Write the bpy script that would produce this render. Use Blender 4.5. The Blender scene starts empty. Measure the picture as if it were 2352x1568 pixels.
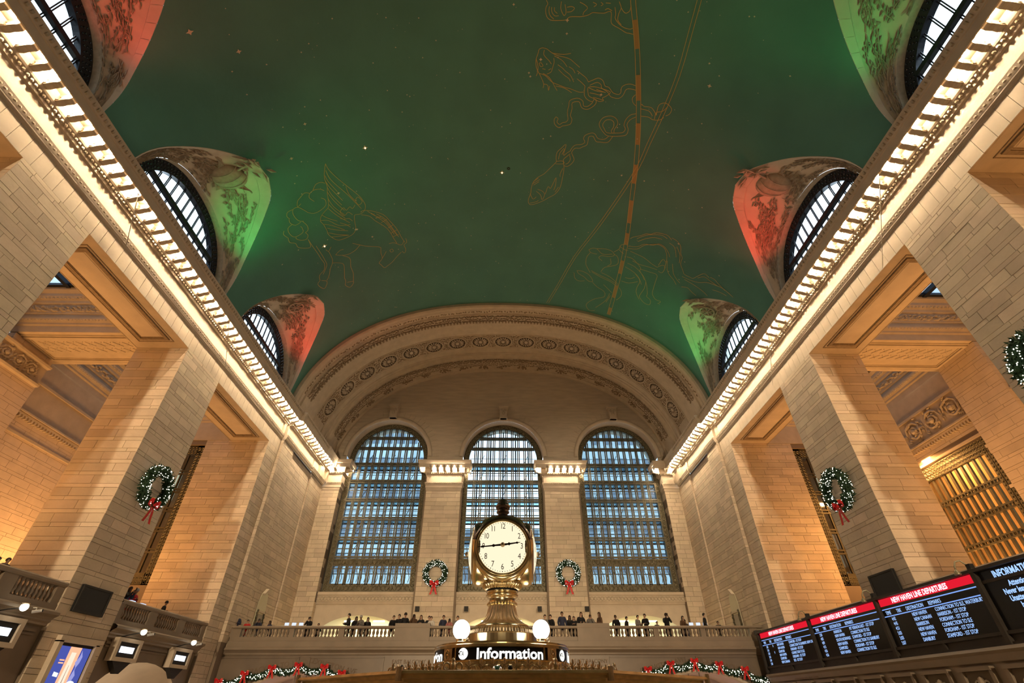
import bpy, math, random
from math import sin, cos, pi, radians, sqrt
from mathutils import Vector, Matrix
random.seed(11)
SC = bpy.context.scene
COL = SC.collection
# ------------------------------------------------------------------ camera
F_PX, PITCH, YAW, ROLL, CAMX = 1098.849, 37.364, 1.185, 0.183, 0.114
def cam_axes():
    p, a, r = radians(PITCH), radians(YAW), radians(ROLL)
    xh = Vector((cos(a), -sin(a), 0)); yh = Vector((sin(a), cos(a), 0)); zh = Vector((0, 0, 1))
    fwd = yh * cos(p) + zh * sin(p); up = -yh * sin(p) + zh * cos(p)
    R = xh * cos(r) - up * sin(r); U = xh * sin(r) + up * cos(r)
    return R, U, fwd
_R, _U, _F = cam_axes()
cd = bpy.data.cameras.new('camera'); cam = bpy.data.objects.new('camera', cd); COL.objects.link(cam)
cd.sensor_width = 36; cd.lens = F_PX / 2352 * 36; cd.clip_start = .1; cd.clip_end = 400
M = Matrix((( _R.x, _U.x, -_F.x), (_R.y, _U.y, -_F.y), (_R.z, _U.z, -_F.z))).to_4x4(); M.translation = (CAMX, 0, 0)
cam.matrix_world = M; SC.camera = cam
# ------------------------------------------------------------------ view, world
SC.view_settings.view_transform = 'Standard'; SC.view_settings.look = 'None'
SC.view_settings.gamma = 1; SC.view_settings.use_curve_mapping = False; SC.view_settings.exposure = 0.15
SC.cycles.max_bounces = 6; SC.cycles.diffuse_bounces = 3; SC.cycles.glossy_bounces = 3
SC.cycles.transmission_bounces = 4; SC.cycles.transparent_max_bounces = 12
SC.cycles.adaptive_threshold = .02; SC.cycles.sample_clamp_indirect = 4; SC.cycles.caustics_reflective = False; SC.cycles.caustics_refractive = False
W_ = bpy.data.worlds.new('overcast_sky'); SC.world = W_; W_.use_nodes = True
W_.node_tree.nodes['Background'].inputs[0].default_value = (.74, .89, 1.0, 1)
W_.node_tree.nodes['Background'].inputs[1].default_value = 3.2
# ------------------------------------------------------------------ lights
WARM = (1.0, .76, .50)
def light(name, kind, loc, energy, color=WARM, size=.1, target=None, **kw):
    d = bpy.data.lights.new(name, kind); d.energy = energy; d.color = color
    if kind == 'AREA':
        d.shape = 'RECTANGLE'; d.size = size[0]; d.size_y = size[1]
        if 'spread' in kw: d.spread = radians(kw['spread'])
    else: d.shadow_soft_size = size
    if kind == 'SPOT': d.spot_size = radians(kw.get('cone', 60)); d.spot_blend = kw.get('blend', .8)
    o = bpy.data.objects.new(name, d); COL.objects.link(o); o.location = loc
    if target is not None:
        v = Vector(target) - Vector(loc)
        o.rotation_euler = v.to_track_quat('-Z', 'Y').to_euler() if kind == 'SPOT' or 'up' not in kw else v.to_track_quat('-Z', kw['up']).to_euler()
    return o
GREENC, REDC = (.0, 1.0, .22), (1.0, .06, .035)
ORANGE = (1.0, .48, .15)
W = 18.3                                            # half width of the hall
LUN_Y = (6.4, 18.6, 30.8)                            # lunette centres
PIERS = ((-1.6, 2.1), (10.6, 14.3), (22.8, 26.5))    # the free piers along each side
for s in (-1, 1):
    for i, yc in enumerate(LUN_Y):
        red = (s == -1 and i in (0, 2)) or (s == 1 and i == 1)
        # one colour flood stands on the cornice at the far foot of every lunette, another shines from its middle
        e = (1400 if red else 1000) * (.55, 1.0, .8)[i]
        light('lunette_flood', 'SPOT', (s * 17.6, yc + 2.6, 20.7), e, REDC if red else GREENC, .12, (s * 16.0, yc + 2.0, 26.2), cone=75, blend=1)
        light('lunette_flood', 'SPOT', (s * 17.4, yc + 4.2, 20.7), e * .16, REDC if red else GREENC, .12, (s * 15.2, yc + 3.6, 26.5), cone=80, blend=1)
    # warm strip lamps standing in the cornice gutter, lighting the vault
    light('cornice_strip', 'AREA', (s * 17.3, 18, 20.6), 180, WARM, (46, .3), (s * 6, 18, 33), up='Y')
    # lamps of the side bays, standing on the balcony and washing the outer wall
    for y0, y1 in ((2.1, 10.6), (14.3, 22.8), (26.5, 35.0)):
        light('bay_uplight', 'AREA', (s * 27.6, (y0 + y1) / 2, 4.6), 720, ORANGE, (6.5, .8), (s * 29.1, (y0 + y1) / 2, 11), up='X')
        light('bay_uplight', 'AREA', (s * 23.5, (y0 + y1) / 2, 4.4), 330, ORANGE, (4, 2.0), (s * 23.5, (y0 + y1) / 2, 14), up='X')
    # lamps over the galleries under the balconies
# floodlights on the west balcony, far behind the viewer
for s in (-1, 1):
    light('west_flood', 'SPOT', (s * 12.5, -33, 8), 60000, (1, .76, .48), .8, (s * 10.5, 48, 4.5), cone=32, blend=.6)
# ------------------------------------------------------------------ materials
MATS = {}
def mat(name, color, rough=.6, metal=0., noise=0., nscale=3., rand=0., bump=0., bscale=20., emit=None, estr=0., spec=.3, trans=0., coord='Position', stretch=None):
    m = bpy.data.materials.new(name); m.use_nodes = True; nt = m.node_tree; N = nt.nodes; L = nt.links
    b = N['Principled BSDF']; b.inputs['Base Color'].default_value = (*color, 1)
    b.inputs['Roughness'].default_value = rough; b.inputs['Metallic'].default_value = metal
    b.inputs['Specular IOR Level'].default_value = spec
    if trans: b.inputs['Transmission Weight'].default_value = trans
    if emit: b.inputs['Emission Color'].default_value = (*emit, 1); b.inputs['Emission Strength'].default_value = estr
    vec = None
    if noise or bump:
        g = N.new('ShaderNodeNewGeometry'); vec = g.outputs['Position']
        if stretch:
            mp = N.new('ShaderNodeMapping'); mp.inputs['Scale'].default_value = stretch; L.new(vec, mp.inputs[0]); vec = mp.outputs[0]
    if noise or rand:
        h = N.new('ShaderNodeHueSaturation'); h.inputs['Color'].default_value = (*color, 1); L.new(h.outputs[0], b.inputs['Base Color'])
        val = None
        if noise:
            t = N.new('ShaderNodeTexNoise'); t.inputs['Scale'].default_value = nscale; t.inputs['Detail'].default_value = 5; L.new(vec, t.inputs['Vector'])
            q = N.new('ShaderNodeMapRange'); q.inputs[1].default_value = .25; q.inputs[2].default_value = .75
            q.inputs[3].default_value = 1 - noise; q.inputs[4].default_value = 1 + noise; L.new(t.outputs[0], q.inputs[0]); val = q.outputs[0]
        if rand:
            oi = N.new('ShaderNodeObjectInfo'); q2 = N.new('ShaderNodeMapRange'); q2.inputs[3].default_value = 1 - rand; q2.inputs[4].default_value = 1 + rand
            L.new(oi.outputs['Random'], q2.inputs[0])
            if val is not None:
                mm = N.new('ShaderNodeMath'); mm.operation = 'MULTIPLY'; L.new(val, mm.inputs[0]); L.new(q2.outputs[0], mm.inputs[1]); val = mm.outputs[0]
            else: val = q2.outputs[0]
            # a little hue change from block to block
            f = N.new('ShaderNodeMath'); f.operation = 'MULTIPLY'; f.inputs[1].default_value = 7.31; L.new(oi.outputs['Random'], f.inputs[0])
            fr = N.new('ShaderNodeMath'); fr.operation = 'FRACT'; L.new(f.outputs[0], fr.inputs[0])
            q3 = N.new('ShaderNodeMapRange'); q3.inputs[3].default_value = .5 - rand * .05; q3.inputs[4].default_value = .5 + rand * .05
            L.new(fr.outputs[0], q3.inputs[0]); L.new(q3.outputs[0], h.inputs['Hue'])
        L.new(val, h.inputs['Value'])
    if bump:
        t = N.new('ShaderNodeTexNoise'); t.inputs['Scale'].default_value = bscale; t.inputs['Detail'].default_value = 4; L.new(vec, t.inputs['Vector'])
        bp = N.new('ShaderNodeBump'); bp.inputs['Strength'].default_value = bump; bp.inputs['Distance'].default_value = .05
        L.new(t.outputs[0], bp.inputs['Height']); L.new(bp.outputs[0], b.inputs['Normal'])
    MATS[name] = m
    return m
def emis(name, color, strength):
    m = bpy.data.materials.new(name); m.use_nodes = True; N = m.node_tree.nodes; N.remove(N['Principled BSDF'])
    e = N.new('ShaderNodeEmission'); e.inputs[0].default_value = (*color, 1); e.inputs[1].default_value = strength
    m.node_tree.links.new(e.outputs[0], N['Material Output'].inputs[0]); MATS[name] = m
    return m
def glass(name, tint, mixf=.12, rough=.05, refl=(1, 1, 1)):
    m = bpy.data.materials.new(name); m.use_nodes = True; N = m.node_tree.nodes; L = m.node_tree.links; N.remove(N['Principled BSDF'])
    t = N.new('ShaderNodeBsdfTransparent'); t.inputs[0].default_value = (*tint, 1)
    g = N.new('ShaderNodeBsdfGlossy'); g.inputs[0].default_value = (*refl, 1); g.inputs['Roughness'].default_value = rough
    x = N.new('ShaderNodeMixShader'); x.inputs[0].default_value = mixf
    oi = N.new('ShaderNodeObjectInfo'); q = N.new('ShaderNodeMapRange'); q.inputs[3].default_value = .72; q.inputs[4].default_value = 1.0
    mx = N.new('ShaderNodeVectorMath'); mx.operation = 'SCALE'; mx.inputs[0].default_value = tint
    L.new(oi.outputs['Random'], q.inputs[0]); L.new(q.outputs[0], mx.inputs['Scale']); L.new(mx.outputs[0], t.inputs[0])
    L.new(t.outputs[0], x.inputs[1]); L.new(g.outputs[0], x.inputs[2]); L.new(x.outputs[0], N['Material Output'].inputs[0]); MATS[name] = m
    return m
STONE = mat('limestone', (.58, .475, .355), .72, noise=.10, nscale=1.3, rand=.13, bump=.15, bscale=9)
MORTAR = mat('mortar', (.22, .17, .125), .9)
PLAIN = mat('dressed_stone', (.57, .475, .365), .7, noise=.10, nscale=1.2, bump=.12, bscale=8)
MARB2 = mat('dimmed_marble', (.225, .175, .127), .45, noise=.1, nscale=1.2)  # darker than the real stone, dim lower light put into the colour
TRAV = mat('tympanum_stone', (.55, .46, .35), .75, noise=.16, nscale=1.6, bump=.2, bscale=5, stretch=(.35, 1, 2.2))
ORN = mat('carved_stone', (.50, .42, .32), .75, noise=.2, nscale=5)
SOFF = mat('soffit_plaster', (.50, .41, .30), .75, noise=.12, nscale=1.5, bump=.15, bscale=6)
SHADEORN = mat('shaded_relief', (.27, .20, .13), .8, noise=.25, nscale=6)  # darker copy of the carved stone, relief shade put into its colour
BRONZE = mat('dark_bronze', (.115, .10, .065), .45, .5, noise=.25, nscale=3)
mat('bronze_light', (.25, .22, .14), .4, .5)
BRONZE2 = mat('lunette_bronze', (.03, .035, .045), .35, .4)
BLACK = mat('black_metal', (.012, .012, .013), .5, .0)
BRASS = mat('polished_brass', (.80, .64, .37), .22, 1., noise=.12, nscale=5)
BRASS2 = mat('aged_brass', (.56, .43, .28), .42, 1., noise=.25, nscale=14)
DOME = mat('dark_bronze_dome', (.16, .12, .10), .25, .9, noise=.2, nscale=8)
VAULT = mat('green_vault_paint', (.066, .185, .148), .75, noise=.12, nscale=.35, bump=.2, bscale=3.5)
LUNST = mat('lunette_stucco', (.50, .42, .32), .8, noise=.10, nscale=1.5)
RELIEF = mat('relief_stucco', (.36, .29, .21), .85, noise=.2, nscale=4)
GOLD = mat('gold_paint', (.46, .33, .11), .5, .0)
GLASSW = glass('window_glass', (.82, .91, .97), .02, .35)
GLASSL = glass('clerestory_glass', (.95, .98, 1.0), .06)
FLOORM = mat('marble_floor', (.50, .43, .34), .3, noise=.12, nscale=.8)
BULB = emis("bulb_glow", (1.0, .78, .51), 1050); BULB_DIM = emis("bulb_glow_dim", (1.0, .72, .42), 260)
# ------------------------------------------------------------------ mesh building
WL = {}
def wloc(o):
    v = Vector((0, 0, 0))
    while o is not None:
        v += Vector(o.location); o = o.parent
    return v
class MB:
    def __init__(s): s.v = []; s.f = []
    def add(s, vs, fs):
        n = len(s.v); s.v.extend(vs); s.f.extend([tuple(i + n for i in f) for f in fs]); return s
    def quad(s, *p): return s.add(list(p), [tuple(range(len(p)))])
    def box(s, x0, x1, y0, y1, z0, z1):
        return s.add([(x0, y0, z0), (x1, y0, z0), (x1, y1, z0), (x0, y1, z0), (x0, y0, z1), (x1, y0, z1), (x1, y1, z1), (x0, y1, z1)],
                     [(0, 3, 2, 1), (4, 5, 6, 7), (0, 1, 5, 4), (1, 2, 6, 5), (2, 3, 7, 6), (3, 0, 4, 7)])
    def bar(s, a, b, w, h, upv=(0, 0, 1)):
        a, b = Vector(a), Vector(b); d = (b - a).normalized(); u = Vector(upv)
        if abs(d.dot(u)) > .98: u = Vector((1, 0, 0))
        x = d.cross(u).normalized() * w / 2; y = x.cross(d).normalized() * h / 2
        return s.add([tuple(q) for q in (a - x - y, a + x - y, a + x + y, a - x + y, b - x - y, b + x - y, b + x + y, b - x + y)],
                     [(0, 3, 2, 1), (4, 5, 6, 7), (0, 1, 5, 4), (1, 2, 6, 5), (2, 3, 7, 6), (3, 0, 4, 7)])
    def tube(s, path, r, n=6, closed=False):
        P = [Vector(p) for p in path]; m = len(P); rs = r if isinstance(r, (list, tuple)) else [r] * m
        vs = []; ref = None
        for i, p in enumerate(P):
            t = (P[(i + 1) % m] - P[i - 1]) if closed else (P[min(i + 1, m - 1)] - P[max(i - 1, 0)])
            t = t.normalized() if t.length > 1e-9 else Vector((0, 0, 1))
            if ref is None: ref = Vector((0, 0, 1)) if abs(t.z) < .9 else Vector((1, 0, 0))
            x = t.cross(ref)
            if x.length < 1e-6: x = t.orthogonal()
            x.normalize(); y = x.cross(t).normalized(); ref = y
            for k in range(n):
                a = 2 * pi * k / n; vs.append(tuple(p + (x * cos(a) + y * sin(a)) * rs[i]))
        fs = []
        for i in range(m if closed else m - 1):
            j = (i + 1) % m
            for k in range(n):
                l = (k + 1) % n; fs.append((i * n + k, i * n + l, j * n + l, j * n + k))
        if not closed: fs += [tuple(range(n))[::-1], tuple((m - 1) * n + k for k in range(n))]
        return s.add(vs, fs)
    def lathe(s, prof, c=(0, 0, 0), n=24, mod=None, a0=0, a1=2 * pi):
        full = abs(a1 - a0 - 2 * pi) < 1e-6; k = n if full else n + 1; vs = []
        for r, z in prof:
            for i in range(k):
                a = a0 + (a1 - a0) * i / n; q = r * (mod(a, z) if mod else 1)
                vs.append((c[0] + q * cos(a), c[1] + q * sin(a), c[2] + z))
        fs = []
        for j in range(len(prof) - 1):
            for i in range(n):
                l = (i + 1) % k; fs.append((j * k + i, j * k + l, (j + 1) * k + l, (j + 1) * k + i))
        return s.add(vs, fs)
    def sphere(s, c, r, n=10, m=7):
        rx, ry, rz = r if isinstance(r, (tuple, list)) else (r, r, r)
        vs = [(c[0], c[1], c[2] - rz)]
        for j in range(1, m):
            p = -pi / 2 + pi * j / m
            for i in range(n): a = 2 * pi * i / n; vs.append((c[0] + rx * cos(p) * cos(a), c[1] + ry * cos(p) * sin(a), c[2] + rz * sin(p)))
        vs.append((c[0], c[1], c[2] + rz)); fs = []
        for i in range(n): fs.append((0, 1 + (i + 1) % n, 1 + i)); fs.append((len(vs) - 1, 1 + (m - 2) * n + i, 1 + (m - 2) * n + (i + 1) % n))
        for j in range(m - 2):
            for i in range(n): fs.append((1 + j * n + i, 1 + j * n + (i + 1) % n, 1 + (j + 1) * n + (i + 1) % n, 1 + (j + 1) * n + i))
        return s.add(vs, fs)
    def grid(s, rows, closed=False):
        n = len(rows[0]); vs = [tuple(p) for r in rows for p in r]; fs = []
        for j in range(len(rows) - 1):
            for i in range(n if closed else n - 1):
                k = (i + 1) % n; fs.append((j * n + i, j * n + k, (j + 1) * n + k, (j + 1) * n + i))
        return s.add(vs, fs)
    def prism(s, pts, fn, d0, d1):
        n = len(pts); vs = [tuple(fn(u, v, d0)) for u, v in pts] + [tuple(fn(u, v, d1)) for u, v in pts]
        fs = [tuple(range(n))[::-1], tuple(range(n, 2 * n))] + [(i, (i + 1) % n, n + (i + 1) % n, n + i) for i in range(n)]
        return s.add(vs, fs)
    def mesh(s, name, mats, off=Vector((0, 0, 0)), smooth=False):
        me = bpy.data.meshes.new(name)
        me.from_pydata([(x - off.x, y - off.y, z - off.z) for x, y, z in s.v], [], s.f)
        for m in (mats if isinstance(mats, (list, tuple)) else [mats]): me.materials.append(m)
        if smooth: me.polygons.foreach_set('use_smooth', [True] * len(me.polygons))
        me.update(); return me
    def build(s, name, m, parent=None, smooth=False, local=False):
        off = Vector((0, 0, 0)) if (local or parent is None) else wloc(parent)
        o = bpy.data.objects.new(name, s.mesh(name, m, off, smooth)); COL.objects.link(o); o.parent = parent
        return o
def link_mesh(name, me, parent=None, loc=(0, 0, 0), scale=None, rot=None, m=None):
    o = bpy.data.objects.new(name, me); COL.objects.link(o); o.parent = parent
    o.location = Vector(loc) - (wloc(parent) if parent is not None else Vector((0, 0, 0)))
    if scale is not None: o.scale = scale
    if rot is not None: o.rotation_euler = rot
    if m is not None: o.material_slots[0].link = 'OBJECT'; o.material_slots[0].material = m
    return o
def tag(o, label=None, cat=None, group=None, kind=None):
    if label: o['label'] = label
    if cat: o['category'] = cat
    if group: o['group'] = group
    if kind: o['kind'] = kind
    return o
def T(name, loc, label, cat, group=None, rz=0):
    o = bpy.data.objects.new(name, None); COL.objects.link(o); o.location = loc; o.rotation_euler = (0, 0, rz); o.empty_display_size = .2
    return tag(o, label, cat, group)
def ST(name, loc=(0, 0, 0), label=None):
    o = bpy.data.objects.new(name, None); COL.objects.link(o); o.location = loc; o['kind'] = 'structure'
    if label: o['label'] = label
    return o
def STUFF(o): o['kind'] = 'stuff'; return o
def dup(root, loc, label=None, rz=None):
    r = root.copy(); COL.objects.link(r); r.location = loc
    if rz is not None: r.rotation_euler = (0, 0, rz)
    if label: r['label'] = label
    for ch in root.children:
        c = ch.copy(); COL.objects.link(c); c.parent = r
        for g in ch.children:
            d = g.copy(); COL.objects.link(d); d.parent = c
    return r
def ring4(a0, a1, b0, b1, w):
    return ((a0, a1, b0, b0 + w), (a0, a1, b1 - w, b1), (a0, a0 + w, b0 + w, b1 - w), (a1 - w, a1, b0 + w, b1 - w))
def filigree(mb, P, ax, r=.09):        # one ring with four leaves, in the plane of ax and z
    P = Vector(P); ax = Vector(ax); up = Vector((0, 0, 1))
    mb.tube([tuple(P + (ax * cos(k * pi / 4) + up * sin(k * pi / 4)) * r) for k in range(8)], r * .24, 4, closed=True)
    for k in range(4):
        a = pi / 4 + k * pi / 2; d = ax * cos(a) + up * sin(a); e = ax * -sin(a) + up * cos(a)
        mb.add([tuple(P + d * r), tuple(P + d * r * 1.35 + e * r * .25), tuple(P + d * r * 1.8), tuple(P + d * r * 1.35 - e * r * .25)], [(0, 1, 2, 3)])
def pchip(xs, ys):
    n = len(xs); h = [xs[i + 1] - xs[i] for i in range(n - 1)]; d = [(ys[i + 1] - ys[i]) / h[i] for i in range(n - 1)]
    m = [d[0]] + [0 if d[i - 1] * d[i] <= 0 else 2 * d[i - 1] * d[i] / (d[i - 1] + d[i]) for i in range(1, n - 1)] + [d[-1]]
    def f(x):
        x = min(max(x, xs[0]), xs[-1]); i = 0
        while i < n - 2 and x > xs[i + 1]: i += 1
        t = (x - xs[i]) / h[i]
        return ys[i] * (2 * t**3 - 3 * t**2 + 1) + h[i] * m[i] * (t**3 - 2 * t**2 + t) + ys[i + 1] * (-2 * t**3 + 3 * t**2) + h[i] * m[i + 1] * (t**3 - t**2)
    return f
UNIT = MB().box(0, 1, 0, 1, 0, 1).mesh('block', STONE)
CAMP = Vector((CAMX, 0, 0))
class Clad:
    """collects the stone blocks of one wall or pier; the 300 that show largest become parts, the rest one part"""
    def __init__(s, parent, m=None): s.p = parent; s.b = []; s.m = m
    def face(s, o, u, n, wdt, z0, z1, th=.05, tall=.42, thin=.19, length=1.35, gap=.017, seed=1, skip=None, single=None):
        """o = lower corner (x,y); u = unit direction along the face; n = outward normal; courses alternate tall and thin"""
        rnd = random.Random(seed); z = z0; k = 0
        o = Vector((o[0], o[1], 0)); u = Vector((u[0], u[1], 0)); n = Vector((n[0], n[1], 0))
        while z < z1 - .05:
            h = (tall if k % 2 == 0 else thin) if single is None else single
            h = min(h, z1 - z); nb = max(1, round(wdt / length)); st = wdt / nb
            cuts = [0.]; x = st * (.5 if k % 4 in (1, 2) else 1.0) * rnd.uniform(.85, 1.15)
            while x < wdt - .25: cuts.append(x); x += st * rnd.uniform(.8, 1.2)
            cuts.append(wdt)
            for a, b in zip(cuts, cuts[1:]):
                c = o + u * ((a + b) / 2); c.z = z + h / 2
                if skip and skip(c): continue
                p0 = o + u * (a + gap / 2) - n * th; p1 = o + u * (b - gap / 2)
                pr = rnd.uniform(-.004, .006); p1 = p1 + n * pr
                lo = Vector((min(p0.x, p1.x), min(p0.y, p1.y), z + gap / 2)); hi = Vector((max(p0.x, p1.x), max(p0.y, p1.y), z + h - gap / 2))
                d = c - CAMP; vis = max(0, -d.normalized().dot(n)) * (hi.z - lo.z) * (b - a) / d.length_squared
                s.b.append((vis, lo, hi))
            z += h; k += 1
        return s
    def build(s, name='block', cap=300):
        s.b.sort(key=lambda q: -q[0])
        for vis, lo, hi in s.b[:cap]:
            link_mesh(name, UNIT, s.p, lo, scale=hi - lo, m=s.m)
        if len(s.b) > cap:
            mb = MB()
            for vis, lo, hi in s.b[cap:]: mb.box(lo.x, hi.x, lo.y, hi.y, lo.z, hi.z)
            STUFF(mb.build('distant_blocks', s.m or STONE, s.p))
# ------------------------------------------------------------------ bodies for the onlookers (skinned skeletons, built while the scene is still small)
def skin_body(nodes, edges):
    me = bpy.data.meshes.new('body'); me.from_pydata([n[:3] for n in nodes], edges, []); o = bpy.data.objects.new('body', me); COL.objects.link(o)
    md = o.modifiers.new('skin', 'SKIN'); md.use_smooth_shade = True
    sv = me.skin_vertices[0].data
    for v, n in zip(sv, nodes): v.radius = (n[3], n[4] if len(n) > 4 else n[3])
    sv[0].use_root = True
    ss = o.modifiers.new('sub', 'SUBSURF'); ss.levels = 1; ss.render_levels = 1
    bpy.context.view_layer.update()
    ev = o.evaluated_get(bpy.context.evaluated_depsgraph_get()); m2 = bpy.data.meshes.new_from_object(ev)
    bpy.data.objects.remove(o); bpy.data.meshes.remove(me)
    V = [tuple(v.co) for v in m2.vertices]; Fc = [tuple(p.vertices) for p in m2.polygons]; Nn = [tuple(v.normal) for v in m2.vertices]
    bpy.data.meshes.remove(m2); return V, Fc, Nn
def pose(fwd, el, wr, hd, head=(0, 0)):
    """fwd = forward lean of chest; el, wr, hd = right elbow, wrist, hand (x mirrored for the left)"""
    c = -fwd; zz = -.35 * fwd * fwd
    nod = [(0, 0, .95, .15, .11), (0, c * .35, 1.12, .14, .105), (0, c * .75, 1.32 + zz, .165, .11), (0, c, 1.46 + zz, .07), (0, c - .015 + head[1] * .3, 1.52 + zz, .052), (head[0], c - .03 + head[1], 1.60 + zz, .078, .09), (head[0], c - .015 + head[1], 1.70 + zz, .068, .078)]
    ed = [(0, 1), (1, 2), (2, 3), (3, 4), (4, 5), (5, 6)]
    for sg in (-1, 1):
        i = len(nod)
        nod += [(sg * .095, .0, .88, .085), (sg * .105, -.02, .50, .062), (sg * .105, .02, .10, .042), (sg * .12, -.13, .04, .042, .03)]
        ed += [(0, i), (i, i + 1), (i + 1, i + 2), (i + 2, i + 3)]
        i = len(nod); E, Wp, H = el, wr, hd
        nod += [(sg * .185, c * .95, 1.41 + zz, .062), (sg * E[0], E[1], E[2], .047), (sg * Wp[0], Wp[1], Wp[2], .032), (sg * H[0], H[1], H[2], .036, .022)]
        ed += [(2, i), (i, i + 1), (i + 1, i + 2), (i + 2, i + 3)]
    V, Fc, Nn = skin_body(nod, ed)
    mb = MB(); mb.v = list(V); mb.f = list(Fc)
    hx, hy, hz = head[0], c - .03 + head[1], 1.60 + zz
    mb.add([(hx - .014, hy - .083, hz + .0), (hx + .014, hy - .083, hz + .0), (hx, hy - .085, hz + .045), (hx, hy - .112, hz + .002)], [(0, 3, 2), (3, 1, 2), (0, 1, 3)])      # nose
    for sg in (-1, 1):
        mb.sphere((hx + sg * .083, hy + .005, hz + .02), (.012, .022, .032), 6, 4)                                       # ears
        w = Vector((sg * wr[0], wr[1], wr[2])); h = Vector((sg * hd[0], hd[1], hd[2])); d = (h - w).normalized(); sd = d.cross(Vector((0, 0, 1)))
        sd = sd.normalized() if sd.length > .1 else Vector((1, 0, 0)); dn = d.cross(sd)
        for k, L in enumerate((.060, .072, .066, .050)):
            b = h + sd * (k - 1.5) * .017; mb.tube([b - d * .02, b + d * L * .55, b + d * L * .95 + dn * .018 * (1 if dn.z < 0 else -1)], [.009, .0085, .007], 5)
        mb.tube([w.lerp(h, .35) + sd * .02 * sg, w.lerp(h, .8) + sd * .045 * sg, h + sd * .05 * sg + d * .02], [.011, .010, .008], 5)
    body = mb.mesh('body', MATS['skin_light'], smooth=True)
    def shell(test, off, m, nm):
        keep = [f for f in Fc if test(Vector([sum(V[i][q] for i in f) / len(f) for q in range(3)]))]
        idx = sorted({i for f in keep for i in f}); mp = {i: k for k, i in enumerate(idx)}; b = MB()
        b.v = [tuple(V[i][q] + Nn[i][q] * off for q in range(3)) for i in idx]; b.f = [tuple(mp[i] for i in f) for f in keep]
        return b.mesh(nm, m, smooth=True)
    wv = [Vector((sg * wr[0], wr[1], wr[2])) for sg in (-1, 1)]; hv = [Vector((sg * hd[0], hd[1], hd[2])) for sg in (-1, 1)]
    nothand = lambda p: all((p - h).length > .06 and (p - h).length > (p - w).length * .6 for w, h in zip(wv, hv))
    coat = shell(lambda p: (.62 < p.z < 1.47 + zz) and nothand(p) and not (abs(p.x) < .09 and p.z > 1.455 + zz), .022, MATS['cloth_black'], 'coat')
    trs = shell(lambda p: .09 < p.z < .95 and nothand(p), .012, MATS['trouser'], 'trousers')
    shoe = shell(lambda p: p.z <= .10, .010, MATS['cloth_black'], 'shoes')
    ey = MB()
    for sg in (-1, 1): ey.sphere((hx + sg * .032, hy - .078, hz + .035), (.013, .008, .008), 6, 4)
    eyes = ey.mesh('eyes', MATS['eye_dark'])
    mo = MB().box(hx - .022, hx + .022, hy - .088, hy - .08, hz - .035, hz - .028).mesh('mouth', MATS['lip'])
    def hair(long):
        b = MB(); rows = []
        for j in range(8):
            p = pi / 2 * (1 - j / 7 * (1.25 if True else 1)); row = []
            for k in range(14):
                a = 2 * pi * k / 14; front = max(0, -sin(a)); pp = max(p, .25 * front + .12) if front > .2 else p
                row.append((hx + .098 * cos(pp) * cos(a), hy + .012 + .110 * cos(pp) * sin(a), hz + .035 + .125 * sin(pp)))
            rows.append(row)
        b.grid(rows, closed=True)
        if long:
            b.grid([[(hx + (.098 + .015 * t) * cos(a), hy + .015 + (.105 + .01 * t) * sin(a), hz + .03 - t * .27) for a in [radians(-25 + 230 * k / 12) for k in range(13)]] for t in (0, .3, .6, 1)])
        return b.mesh('hair', MATS['hair_dark'], smooth=True)
    bean = MB().lathe([(.105, -.01), (.108, .05), (.095, .10), (.06, .14), (.02, .155), (0, .157)], (hx, hy + .01, hz + .03), 16).mesh('hat', MATS['hair_dark'], smooth=True)
    ph = Vector((0, (wr[1] + hd[1]) / 2 - .05, hd[2] + .04))
    phone = MB().box(-.04, .04, ph.y - .012, ph.y, ph.z - .03, ph.z + .12).mesh('phone', MATS['cloth_black'])
    return dict(body=body, coat=coat, trousers=trs, shoes=shoe, eyes=eyes, mouth=mo, short=hair(False), long=hair(True), hat=bean, phone=phone)
mat('skin_light', (.48, .30, .21), .5); mat('skin_dark', (.16, .085, .055), .5); mat('skin_mid', (.34, .20, .13), .5)
mat('cloth_black', (.012, .012, .014), .8); mat('trouser', (.02, .022, .035), .8); mat('eye_dark', (.01, .008, .008), .3); mat('lip', (.25, .09, .08), .5); mat('hair_dark', (.014, .010, .008), .6)
mat('cloth_navy', (.025, .03, .06), .8); mat('cloth_red', (.45, .02, .02), .7); mat('cloth_grey', (.16, .15, .14), .8); mat('cloth_white', (.55, .52, .48), .8); mat('cloth_brown', (.10, .055, .03), .8); mat('cloth_pink', (.40, .16, .15), .8); mat('hair_brown', (.06, .03, .015), .6); mat('hair_blond', (.28, .18, .08), .6); mat('hat_grey', (.35, .33, .31), .9)
POSES = {
    'lean': pose(.20, (.27, -.16, 1.10), (.13, -.36, 1.05), (.06, -.42, 1.05)),
    'phone': pose(.03, (.25, -.20, 1.20), (.09, -.30, 1.46), (.055, -.31, 1.54)),
    'stand': pose(.03, (.26, .03, 1.14), (.25, -.14, .95), (.24, -.21, .90)),
    'hold': pose(.06, (.27, -.06, 1.13), (.10, -.25, 1.22), (.03, -.29, 1.25), head=(0, -.03)),
    'turn': pose(.08, (.27, -.10, 1.12), (.16, -.32, 1.14), (.10, -.38, 1.16), head=(.03, .0)),
}
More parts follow.
